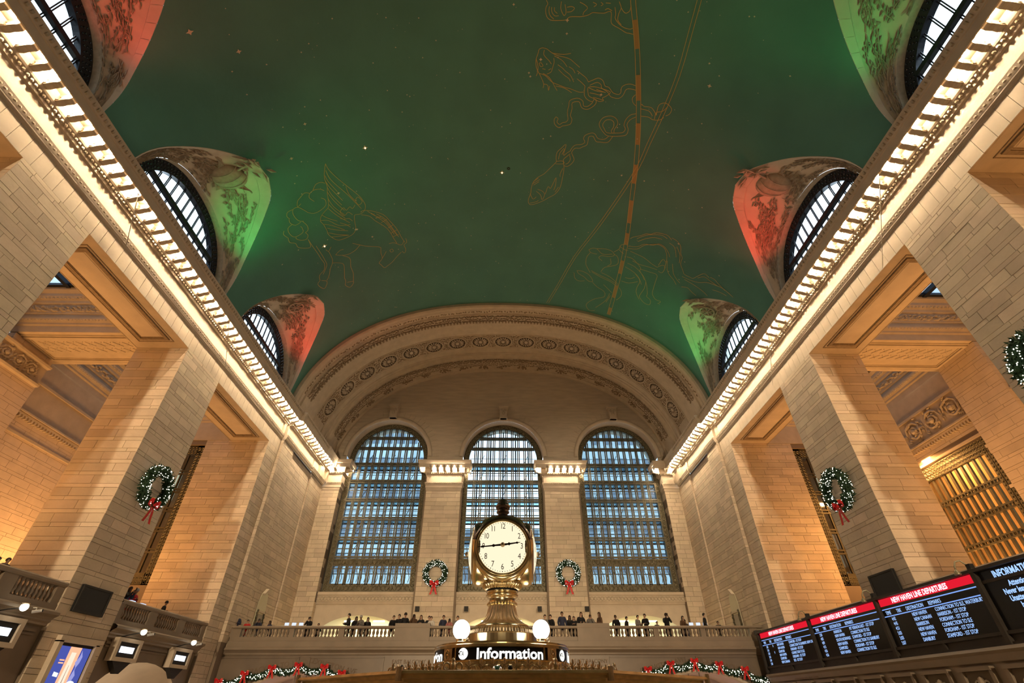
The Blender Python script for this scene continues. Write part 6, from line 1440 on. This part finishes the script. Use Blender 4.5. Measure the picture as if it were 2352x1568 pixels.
FIG = {'winged_horse':[[(-12.34,19.03),(-12.27,19.5),(-12.0,20.17),(-11.53,21.07),(-11.1,21.82),(-10.81,22.43),(-10.67,23.08),(-10.82,23.53),(-11.15,23.75),(-11.51,23.69),(-11.62,23.9),(-11.68,24.39),(-11.73,24.9),(-11.92,25.26),(-12.28,25.45),(-13.02,25.46),(-13.39,24.98),(-13.56,24.48)],[(-12.34,19.03),(-12.51,19.48),(-12.61,19.79),(-12.66,20.19),(-12.66,20.71),(-12.77,21.17),(-12.84,21.67),(-12.97,22.31),(-13.19,22.52),(-13.54,22.81),(-13.7,23.21),(-13.6,23.6),(-13.53,24.24),(-13.56,24.48)],[(-12.44,19.51),(-12.4,20.01),(-12.21,20.59),(-11.67,21.7),(-11.32,22.53),(-10.99,23.3)],[(-12.58,19.87),(-12.5,20.41),(-12.17,21.35)],[(-12.66,20.27),(-12.51,20.91),(-12.02,22.19)],[(-12.67,20.77),(-12.55,21.5),(-12.16,22.53)],[(-12.76,21.11),(-12.55,21.96),(-12.1,23.04)],[(-12.85,21.59),(-12.67,22.46),(-12.18,23.41)],[(-12.92,22.1),(-12.65,22.87),(-12.2,23.74)],[(-13.01,22.46),(-12.63,23.29),(-12.01,24.25)],[(-13.49,22.8),(-13.2,23.25),(-12.74,23.74)],[(-13.67,23.19),(-13.24,23.43),(-12.72,24.17),(-11.99,24.43)],[(-13.57,23.58),(-13.14,23.95),(-12.48,24.72)],[(-13.47,24.01),(-13.02,24.44),(-12.28,24.91)],[(-13.54,24.4),(-13.01,24.89),(-12.31,25.34)],[(-13.43,24.91),(-12.94,25.11),(-12.37,25.31)],[(-11.57,21.13),(-11.52,21.83),(-11.25,22.48)],[(-11.25,22.48),(-11.01,22.24),(-10.81,22.71),(-11.1,22.93),(-11.25,22.48)],[(-11.33,22.85),(-11.57,23.09),(-11.7,22.87),(-11.99,23.08),(-12.1,22.79),(-12.4,23.07),(-12.2,23.49),(-11.91,23.28),(-11.68,23.62)],[(-12.52,23.59),(-12.27,23.79),(-11.98,23.84),(-11.8,24.17)],[(-12.61,23.97),(-12.27,24.31),(-12.04,24.67)],[(-12.72,20.42),(-12.95,20.25),(-13.25,20.29),(-13.49,20.61)],[(-12.91,20.96),(-13.08,20.75),(-13.42,20.64),(-13.72,20.78),(-13.83,21.09),(-13.64,21.5)],[(-13.72,20.78),(-13.98,20.6),(-14.33,20.84),(-14.49,20.99),(-14.59,21.38),(-14.36,21.26)],[(-13.22,21.42),(-13.03,21.66),(-13.09,22.1),(-13.49,22.36),(-13.88,22.39),(-14.18,22.15)],[(-14.18,22.15),(-14.32,21.86),(-14.58,21.42),(-14.85,21.42),(-14.94,21.82),(-14.82,22.41),(-14.57,22.64)],[(-14.85,21.42),(-15.15,21.43),(-15.26,21.71),(-15.18,21.98)],[(-15.22,21.98),(-15.24,22.32),(-15.03,22.65),(-14.72,22.61)],[(-15.19,22.48),(-15.44,22.59),(-15.48,23.03),(-15.31,23.51),(-14.85,23.49),(-14.78,23.13),(-14.83,22.93)],[(-14.63,22.64),(-14.49,23.1),(-14.53,23.48),(-14.72,23.59)],[(-14.72,23.59),(-14.64,23.91),(-14.81,24.15),(-15.09,24.01),(-15.27,23.72),(-15.25,23.57)],[(-15.62,23.27),(-15.64,23.71),(-15.4,24.03),(-15.36,24.45),(-15.04,24.83),(-14.74,24.95),(-14.72,24.23)],[(-15.66,22.62),(-15.75,22.86),(-15.64,23.25)],[(-11.12,23.59),(-10.85,23.52),(-10.27,23.79),(-9.59,24.33),(-9.24,25.04),(-8.85,25.96),(-8.64,26.87),(-8.45,27.5)],[(-11.11,23.85),(-10.6,24.15),(-10.26,24.74),(-9.72,25.45),(-9.42,26.08),(-9.26,26.79),(-9.09,27.42)],[(-10.63,23.67),(-10.22,24.23),(-9.66,24.75),(-9.28,25.66),(-8.95,26.59)],[(-10.42,23.91),(-9.96,24.57),(-9.5,25.33),(-9.14,26.45)],[(-10.07,24.11),(-9.53,24.78),(-9.16,25.79),(-8.84,26.81)],[(-10.21,24.49),(-9.81,24.44)],[(-9.91,25.03),(-9.41,24.82)],[(-9.49,25.69),(-9.04,25.46)],[(-9.39,26.28),(-8.86,26.05)],[(-9.32,26.68),(-8.8,26.54)],[(-8.31,27.09),(-8.31,27.53),(-8.56,27.76),(-8.49,28.28),(-8.66,28.65),(-8.81,28.4)],[(-9.7,27.28),(-9.28,27.32),(-8.77,27.71),(-8.49,27.29)],[(-8.89,28.48),(-9.32,28.86),(-9.77,29.34),(-10.18,29.61),(-10.5,29.76),(-10.7,29.3),(-10.8,29.05),(-10.48,28.66),(-10.47,28.05),(-10.37,27.49)],[(-10.04,28.01),(-10.24,28.34),(-10.48,28.66)],[(-9.76,28.01),(-9.56,27.92),(-9.5,28.19),(-9.69,28.23),(-9.76,28.01)],[(-12.25,26.2),(-11.79,26.61),(-11.24,27.0),(-10.55,27.33),(-10.37,27.49)],[(-11.79,26.61),(-12.22,26.97),(-12.77,27.11),(-13.23,26.92),(-13.55,26.67)],[(-14.72,24.23),(-14.64,24.95),(-14.54,25.66),(-14.45,26.48),(-14.38,27.02),(-14.54,27.57),(-14.9,27.84),(-14.99,28.35)],[(-14.45,25.1),(-14.34,26.01),(-14.28,26.71),(-14.29,27.28),(-14.69,27.93)],[(-14.99,28.35),(-15.19,28.56),(-15.08,29.09),(-14.9,29.33),(-14.63,28.81),(-14.92,28.42)],[(-13.88,26.06),(-13.83,26.86),(-13.91,27.29),(-14.17,27.77),(-14.41,28.39),(-14.63,28.7)],[(-13.91,27.29),(-13.51,27.57),(-13.27,27.93),(-13.38,28.67),(-13.52,29.31)],[(-13.14,27.03),(-12.74,27.56),(-12.86,28.4),(-12.85,29.24),(-13.03,30.08)],[(-13.52,29.31),(-13.52,29.74),(-13.63,30.09),(-13.39,30.54),(-13.12,30.35),(-13.03,30.08),(-13.45,29.89)],[(-14.0,25.8),(-13.88,26.06),(-13.64,25.77)],[(-13.55,26.67),(-13.18,26.43),(-12.95,26.48)]],'swimming_fish_with_ribbon':[[(2.33,12.53),(2.13,12.63),(2.08,12.86),(1.99,13.14),(1.97,13.45),(2.05,13.77),(2.22,14.05),(2.41,14.37),(2.56,14.7),(2.54,14.96)],[(2.33,12.53),(2.62,12.59),(2.93,12.79),(3.18,12.83),(3.68,12.85),(4.13,12.76)],[(2.93,12.79),(3.27,12.93),(3.78,13.01),(4.13,13.11),(4.4,13.29),(4.77,13.54)],[(3.11,12.97),(3.46,13.11),(3.73,13.29),(3.97,13.56)],[(2.46,12.65),(2.43,12.89),(2.57,13.07),(2.8,13.26),(2.96,13.45)],[(3.08,13.09),(3.12,13.36),(3.06,13.65),(2.98,13.93),(2.73,14.07)],[(3.37,13.47),(3.68,13.65),(3.91,13.84),(4.24,14.06),(4.5,14.46)],[(3.44,13.75),(3.81,14.05),(4.18,14.28),(4.26,14.44)],[(2.47,14.04),(2.83,14.23),(3.12,14.55),(3.27,14.79),(3.48,15.08)],[(2.22,14.05),(2.61,14.16),(2.98,14.47),(3.17,14.59)],[(2.56,14.7),(2.83,14.77),(2.9,15.11),(2.97,14.81)],[(3.17,14.59),(3.62,14.73),(3.98,14.84),(4.33,14.9),(4.92,15.07),(5.22,15.04)],[(3.36,14.79),(3.8,14.85),(4.17,14.99),(4.45,15.15)],[(4.63,13.75),(4.99,13.97),(5.27,14.15),(5.43,14.38)],[(4.69,14.24),(5.02,14.46),(5.26,14.65)],[(4.09,13.55),(4.36,13.69),(4.52,13.92)],[(2.18,13.44),(2.3,13.4),(2.44,13.59),(2.27,13.62),(2.18,13.44)],[(1.99,13.21),(2.12,13.61),(2.12,13.93),(2.05,14.22)],[(2.41,13.76),(2.61,13.79)],[(2.8,13.82),(2.97,13.73)],[(5.43,14.38),(5.71,14.23),(6.03,14.08),(6.34,14.21),(6.52,14.52),(6.78,14.58),(7.09,14.88),(7.44,14.94),(7.57,14.81),(7.56,14.48),(7.77,14.28),(8.05,14.2),(8.38,14.25)],[(5.26,14.65),(5.26,14.99),(5.3,15.25),(5.51,15.49),(5.87,15.61),(5.97,15.4)],[(5.55,14.58),(5.98,14.35),(6.26,14.47),(6.33,14.67),(6.75,14.88),(7.01,15.15),(7.49,15.19),(7.74,14.96),(7.87,14.56),(8.19,14.49),(8.45,14.53)],[(5.48,14.97),(5.48,14.72),(5.86,14.64),(6.38,14.71),(6.92,14.86),(6.71,15.14),(6.48,15.3),(6.59,15.46),(6.3,15.54),(5.97,15.4),(5.6,15.26),(5.48,14.97)],[(5.53,14.75),(5.98,14.88),(6.5,14.91)],[(5.62,15.05),(6.01,15.09),(6.37,15.14)],[(5.88,15.32),(6.23,15.37),(6.59,15.44)],[(6.01,14.79),(6.63,14.93)],[(5.97,15.4),(6.13,15.56),(6.04,15.84),(5.64,16.15),(5.28,16.1),(5.12,15.89),(5.0,15.7),(4.57,15.8),(4.6,16.2),(4.54,16.67),(4.68,16.94),(4.61,17.28),(4.3,17.41),(4.07,17.47),(3.85,17.61),(3.55,17.41),(3.45,17.08),(3.57,16.84)],[(5.92,15.63),(5.66,15.92),(5.35,15.95),(5.26,15.65),(4.98,15.48),(4.71,15.5),(4.38,15.68),(4.35,16.04),(4.31,16.5),(4.41,16.96),(4.27,17.17),(4.05,17.23),(3.87,17.37),(3.67,17.21),(3.72,16.97),(3.57,16.84)],[(8.9,15.29),(9.18,15.43),(9.59,15.42),(9.84,15.62),(10.02,15.85)],[(8.97,15.63),(9.52,15.67),(9.8,15.95)],[(8.5,14.8),(8.35,15.04),(8.45,15.32),(8.69,15.5)],[(8.66,14.39),(8.77,14.62),(8.78,14.92)],[(9.08,16.1),(9.57,16.06),(9.89,16.18),(10.29,16.1),(10.48,15.88)],[(10.02,15.85),(9.99,15.37),(10.08,15.09),(10.41,14.97),(10.79,15.23),(10.76,15.58),(10.57,15.76)],[(9.97,16.14),(9.98,15.68),(10.31,15.52),(10.54,15.16)],[(8.8,15.99),(8.45,16.15),(8.22,16.53),(8.19,16.91),(8.32,17.13),(8.22,17.41),(7.76,17.54),(7.18,17.61),(6.92,17.31),(6.8,17.09),(6.94,16.76),(7.24,16.67),(7.48,16.79),(7.54,17.12),(7.44,17.42),(7.51,17.56)],[(8.81,16.22),(8.51,16.46),(8.37,16.83),(8.52,17.14),(8.47,17.53),(8.14,17.69),(7.31,17.83),(6.96,17.64),(6.62,17.25),(6.57,16.93),(6.78,16.57),(7.24,16.41),(7.61,16.54),(7.77,16.89),(7.62,17.3),(7.64,17.54)]],'fish_with_ribbon':[[(7.6,17.82),(7.43,18.21),(7.21,18.34),(6.83,18.36),(6.54,18.35),(6.29,18.01),(6.01,18.07),(5.98,18.37),(5.95,18.69),(5.68,18.88),(5.45,19.02),(5.16,19.05),(4.98,19.29),(4.98,19.51),(5.19,19.94),(5.05,20.3),(4.77,20.56),(4.51,20.53)],[(7.32,17.86),(7.08,18.11),(6.65,18.12),(6.41,17.84),(6.16,17.77),(5.75,17.98),(5.65,18.25),(5.78,18.5),(5.56,18.71),(5.13,18.81),(4.91,19.08),(4.83,19.3)],[(4.83,19.3),(4.6,19.49),(4.37,19.68),(4.48,18.82),(4.16,19.15),(3.89,19.5),(3.86,19.95),(3.91,20.23),(3.82,20.39),(3.49,20.82),(3.05,21.36),(2.6,21.69),(2.25,22.2),(2.14,22.78),(2.13,23.16),(2.01,23.56),(1.97,23.96),(2.13,24.23),(2.47,24.17),(3.12,23.83),(3.59,23.46),(4.06,23.09),(4.39,22.48),(4.48,21.78),(4.52,21.17),(4.52,20.64),(4.42,20.19),(4.45,19.96),(4.86,19.52)],[(3.91,20.23),(4.26,20.15),(4.48,20.24),(4.39,20.39),(3.87,20.44)],[(4.05,20.05),(4.1,19.54),(4.36,19.13)],[(4.26,19.64),(4.42,19.18)],[(4.82,19.64),(4.91,19.97),(4.79,20.27),(4.6,20.4)],[(2.08,23.17),(2.33,23.68),(2.59,23.47)],[(2.56,22.95),(2.91,23.25),(3.05,23.7)],[(2.66,22.75),(3.06,22.91),(3.24,23.22),(3.11,23.7)],[(3.29,23.16),(3.46,22.44),(3.64,22.61),(3.82,22.16),(4.01,21.59),(4.02,22.33),(3.92,22.72)],[(4.04,22.9),(4.27,22.43)],[(2.25,22.26),(2.77,21.86)],[(2.31,22.39),(2.73,22.05)],[(2.29,22.07),(2.65,21.75)],[(2.12,24.09),(2.62,23.93),(2.78,23.78)],[(4.43,20.77),(4.29,21.26),(4.32,21.5)]],'water_bearer':[[(7.47,28.31),(7.75,28.07),(8.13,28.06),(8.56,28.44),(8.94,28.45),(9.46,28.23)],[(8.12,28.02),(8.84,27.85),(9.35,27.93),(9.58,28.19),(9.55,28.41),(9.09,28.62),(8.6,28.69),(8.43,29.0),(8.76,29.26)],[(7.47,28.31),(7.7,28.6),(8.22,28.63)],[(7.64,28.62),(7.41,29.2),(7.45,30.0),(7.73,30.57),(7.98,30.96)],[(9.53,27.95),(9.87,27.49),(9.91,27.07),(10.27,26.77)],[(9.89,27.57),(10.17,27.8),(10.3,27.83)],[(9.91,27.23),(10.33,27.4),(10.57,27.38)],[(9.58,28.19),(9.92,28.41),(10.06,29.14),(9.64,29.57),(9.07,29.96),(8.85,30.59)],[(9.37,28.78),(9.53,29.34),(9.28,29.7)],[(6.79,30.99),(7.25,30.97),(7.82,31.2),(8.22,31.65),(8.34,32.0),(7.94,32.03),(7.55,31.66),(6.96,31.33),(6.79,30.99)],[(6.56,31.33),(6.7,31.97),(7.08,32.27),(7.61,32.13)],[(8.01,30.67),(8.78,30.99),(9.53,31.19),(10.15,31.41),(10.52,31.63)],[(8.1,30.83),(8.95,31.22),(9.84,31.45),(10.41,31.77)],[(8.92,30.66),(9.74,30.91),(10.48,31.45)],[(8.35,32.1),(8.82,32.53),(9.4,32.81),(9.63,33.12),(9.61,33.65),(8.93,34.13),(8.34,34.89),(8.24,35.47),(8.64,35.99),(9.11,35.8)],[(9.34,32.04),(9.81,32.44),(10.2,32.77)],[(10.03,32.95),(9.91,33.83),(9.56,34.62),(9.12,35.36)],[(10.14,33.2),(9.91,34.25)],[(10.68,31.84),(10.96,32.29),(11.01,32.87),(10.73,33.53)],[(10.59,28.09),(11.06,28.09),(11.55,28.45),(11.86,28.8),(11.88,29.15),(12.35,29.68),(12.68,30.39),(12.93,31.26),(12.95,31.63),(13.3,31.85),(13.36,32.4),(12.96,32.52),(12.51,32.14),(12.44,31.8),(12.59,30.82),(12.54,30.02)],[(11.11,28.32),(11.73,28.44),(12.35,28.35),(13.01,28.27)],[(10.78,28.74),(11.4,28.87),(12.03,29.33),(12.4,29.92)],[(10.69,29.22),(11.34,29.44),(11.91,29.85),(12.3,30.55)],[(11.63,29.65),(12.1,30.2),(12.04,31.08),(12.11,31.72),(12.49,32.36)],[(11.83,28.91),(12.57,28.83),(13.13,28.8),(13.19,29.56),(13.22,30.46),(13.3,31.07),(13.63,31.48),(14.02,31.42),(13.88,31.84)],[(10.75,27.39),(11.29,27.48),(11.89,27.59),(12.53,27.9),(13.0,28.02)],[(10.92,30.43),(11.34,30.35),(11.64,30.01)],[(10.71,30.96),(11.33,30.92),(11.96,30.38)],[(12.99,27.95),(13.28,27.57),(13.48,27.69),(13.41,28.34),(13.14,28.36)],[(13.0,27.77),(13.15,27.0),(13.4,27.16)],[(10.49,26.12),(10.72,25.84),(11.16,25.53),(11.48,25.2),(11.83,25.07),(12.14,24.77),(12.58,24.65),(12.94,24.63),(13.26,24.88)],[(10.96,25.93),(11.51,25.34),(12.08,24.99),(12.57,24.8),(12.96,24.92)],[(11.08,26.19),(11.58,25.65),(12.14,25.26),(12.66,25.17)],[(10.52,27.16),(11.18,26.95),(11.62,26.34),(12.05,26.04),(12.53,25.78),(12.99,25.9),(13.26,26.36),(13.41,26.98),(13.45,27.8)],[(10.48,26.93),(11.13,26.73),(11.59,26.23),(12.21,26.03),(12.57,25.68),(13.02,25.8),(13.38,26.2),(13.51,26.51)],[(13.21,24.69),(13.58,24.75),(13.91,25.05),(14.08,25.69),(14.26,26.02),(14.31,26.62),(14.59,27.12),(14.75,27.38),(15.14,27.33),(15.31,27.26),(15.51,26.75),(15.74,26.24),(16.02,26.29)],[(13.19,25.23),(13.6,25.42),(13.9,26.22)],[(13.71,25.26),(14.07,25.86),(14.21,26.62)],[(13.46,26.95),(13.66,27.8),(13.92,28.2),(14.25,28.44),(14.54,28.79)],[(13.84,27.0),(14.09,27.8),(14.4,28.22),(14.72,28.44)],[(14.68,27.7),(15.2,27.59),(15.66,27.32),(16.03,26.84),(16.4,26.57),(16.74,26.34),(17.0,26.28),(17.32,26.26)],[(14.87,27.85),(15.54,27.8),(16.06,27.82),(16.35,27.91)],[(14.89,28.71),(15.22,28.44),(15.55,28.58),(15.85,28.63)],[(16.08,26.2),(16.32,26.12),(16.56,26.24),(16.93,26.32)],[(15.52,26.98),(15.81,26.51),(16.16,26.5),(16.57,26.46)],[(16.44,27.08),(16.78,26.78),(17.08,26.61)]],'ram_figure':[[(2.38,10.01),(2.48,10.18),(2.39,10.36),(2.39,10.61),(2.49,10.86),(2.73,11.01),(3.19,11.01),(3.65,10.95),(3.8,10.8),(4.16,10.76),(4.49,10.74),(4.89,10.63),(5.11,10.5),(5.4,10.49),(5.8,10.47),(6.02,10.37),(6.19,10.42),(6.25,10.85),(6.38,11.02),(6.77,11.17),(7.18,11.35),(7.38,11.37),(7.63,11.4)],[(2.59,10.31),(2.57,10.53),(2.67,10.78),(2.9,10.95)],[(2.72,10.34),(2.74,10.56),(2.92,10.77),(3.17,10.76)],[(2.88,10.34),(2.9,10.52),(3.08,10.65)],[(3.26,10.04),(3.25,10.36),(3.36,10.6),(3.5,10.74),(3.58,10.56),(3.48,10.17)],[(3.62,10.31),(3.86,10.26),(4.05,10.34),(3.89,10.51),(3.64,10.55)],[(4.32,10.02),(4.57,10.11),(4.8,10.28),(4.62,10.5),(4.58,10.66)],[(6.34,10.13),(6.44,10.47),(6.46,10.69),(6.73,10.95),(7.05,11.11),(7.38,11.15),(7.53,11.09)],[(6.52,9.84),(6.69,10.13),(6.62,10.39),(6.61,10.75),(6.86,10.98)],[(6.69,10.13),(6.85,10.3),(7.02,10.37),(7.19,10.23),(7.21,9.98)],[(5.07,9.98),(5.29,10.07),(5.15,10.2)],[(5.51,9.95),(5.65,10.04),(5.54,10.12)],[(5.79,9.96),(6.07,9.96)],[(5.81,10.31),(5.96,10.23),(6.21,10.32)]]}
LINES = {'ecl':[(7.17,9.3),(7.32,9.91),(7.67,10.97),(8.07,12.33),(8.44,13.8),(8.81,15.39),(9.16,17.11),(9.37,18.35),(9.56,19.67),(9.67,20.72),(9.82,22.2),(10.08,24.59),(10.28,26.8),(10.4,29.24),(10.44,31.4),(10.44,33.77),(10.43,35.82)],'eq':[(10.63,8.88),(10.64,10.55),(10.63,13.27),(10.34,15.79),(10.01,17.87),(9.71,19.8),(8.88,22.66),(7.75,25.95),(6.38,29.44),(5.37,32.98),(4.47,35.93)],'fill':[[(7.57,10.65),(7.79,11.38),(8.01,12.15)],[(8.39,13.6),(8.57,14.36),(8.76,15.14)],[(9.06,16.61),(9.2,17.34),(9.33,18.1)],[(9.55,19.6),(9.63,20.34),(9.71,21.12)],[(9.86,22.58),(9.97,23.61),(10.09,24.68)],[(10.18,25.67),(10.23,26.27),(10.29,26.89)],[(10.37,28.63),(10.4,29.4),(10.42,30.19)],[(10.44,31.69),(10.44,32.5),(10.44,33.34)],[(10.43,34.77),(10.43,35.29),(10.43,35.82)]],'stars':[(-9.75,18.56,2.2),(-0.17,21.36,2.2),(-14.0,25.43,2.2),(-15.77,9.93,1.6),(-14.43,11.35,1.4),(-12.73,16.07,1.2),(-13.98,17.94,1.3),(-11.67,25.04,1.2),(-12.14,21.49,1.4),(-11.75,25.01,1.4),(-10.78,26.16,1.2),(12.39,13.38,1.4),(12.03,12.2,0.8),(2.27,13.21,1.4),(1.56,14.04,1),(1.66,14.26,1),(6.37,15.09,1.2),(3.75,11.68,1),(3.7,10.97,1.4),(13.74,24.93,1),(8.76,20.66,1),(10.36,20.7,0.8),(3.32,18.27,0.8),(2.8,18.5,0.8),(6.17,27.12,0.8),(0.49,10.27,1)]}
# ------------------------------------------------------------------ gold constellations painted on the vault (x, y of points on its surface)
DASH = mat('gold_leaf', (.30, .20, .075), .5)
def on_v(x, y, lift=.015):
    return Vector((x * (1 - lift / 18), y, vz(x, lift)))
def ribbon(mb, pts, w, lift=.02, smooth=True):
    if smooth and len(pts) > 2:
        out = []
        for i in range(len(pts) - 1):
            p0, p1, p2, p3 = pts[max(0, i - 1)], pts[i], pts[i + 1], pts[min(len(pts) - 1, i + 2)]
            for q in range(3):
                t = q / 3; out.append(tuple(.5 * (2 * p1[k] + (p2[k] - p0[k]) * t + (2 * p0[k] - 5 * p1[k] + 4 * p2[k] - p3[k]) * t * t + (3 * p1[k] - p0[k] - 3 * p2[k] + p3[k]) * t ** 3) for k in (0, 1)))
        out.append(tuple(pts[-1][:2])); pts = out
    P = [on_v(x, y, lift) for x, y in pts]; rows = []
    for i, p in enumerate(P):
        t = P[min(i + 1, len(P) - 1)] - P[max(i - 1, 0)]
        if t.length < 1e-6: t = Vector((1, 0, 0))
        sd = t.cross(Vector((-p.x * .05, 0, -1))).normalized() * w / 2; rows.append([tuple(p - sd), tuple(p + sd)])
    mb.grid(rows)
FLAB = {'winged_horse': 'gold line drawing of a winged horse on the green vault, left of centre', 'swimming_fish_with_ribbon': 'gold line drawing of a maned creature trailing ribbons, upper middle of the vault',
        'fish_with_ribbon': 'gold line drawing of a fish tied to a curling ribbon, middle of the vault', 'water_bearer': 'gold line drawing of a kneeling figure pouring water, low right of the vault', 'ram_figure': 'gold line drawing of a curly-horned ram at the top edge of the vault'}
for nm, lines in FIG.items():
    c = lines[0][0]; o = T('constellation_drawing', on_v(*c, .02), FLAB[nm], 'mural')
    mb = MB()
    for l in lines: ribbon(mb, l, .036)
    STUFF(mb.build('gold_lines', GOLD, o))
ec = LINES['ecl']; o = T('ecliptic_band', on_v(*ec[5], .02), 'double gold line with filled dashes curving across the green vault', 'mural'); mb = MB()
for d in (-.14, .14): m_ = MB(); ribbon(m_, [(x + d, y) for x, y in ec], .04); m_.build('edge_line', GOLD, o)
for f in LINES['fill']: m_ = MB(); ribbon(m_, f, .26, .016); m_.build('gold_dash', DASH, o)
o = T('celestial_equator_line', on_v(*LINES['eq'][4], .02), 'thin double gold line slanting across the green vault', 'mural')
for d in (-.10, .10): m_ = MB(); ribbon(m_, [(x + d, y) for x, y in LINES['eq']], .035); m_.build('line', GOLD, o)
STARG = mat('star_gold', (.55, .46, .32), .5)
sm = MB(); rnd = random.Random(21)
def star(mb, x, y, r):
    p = on_v(x, y, .03); q = [on_v(x + r * cos(k * pi / 4) * (1 if k % 2 == 0 else .45), y + r * sin(k * pi / 4) * (1 if k % 2 == 0 else .45), .03) for k in range(8)]
    mb.add([tuple(p)] + [tuple(v) for v in q], [(0, 1 + k, 1 + (k + 1) % 8) for k in range(8)])
n = 0
while n < 620:
    x, y = rnd.uniform(-16.5, 16.5), rnd.uniform(-4, 36)
    if any(abs(y - yc) < 5.2 and abs(x) > 14.8 for yc in LUN_Y): continue
    star(sm, x, y, rnd.choice((.02, .025, .03, .05))); n += 1
so = T('painted_stars', (0, 16, 32), 'small gold stars scattered over the green vault', 'stars')
STUFF(sm.build('small_stars', STARG, so))
BIGS = emis('star_bulb', (1, .75, .40), 3)
for i, (x, y, w) in enumerate(LINES['stars']):
    m_ = MB(); star(m_, x, y, .085 * w); s_ = m_.build('gold_star', STARG, so)
    if w > 2: MB().sphere(tuple(on_v(x, y, .06)), .05, 8, 5).build('star_light', BIGS, s_)
s_ = T('oculus', on_v(.33, 17.0, .02), 'small black round hole in the green vault', 'hole'); MB().tube([tuple(on_v(.33 + .09 * cos(k * pi / 8), LINES['stars'][1][1] - .35 + .09 * sin(k * pi / 8), .02)) for k in range(16)], .03, 5, closed=True).build('rim', BLACK, s_)
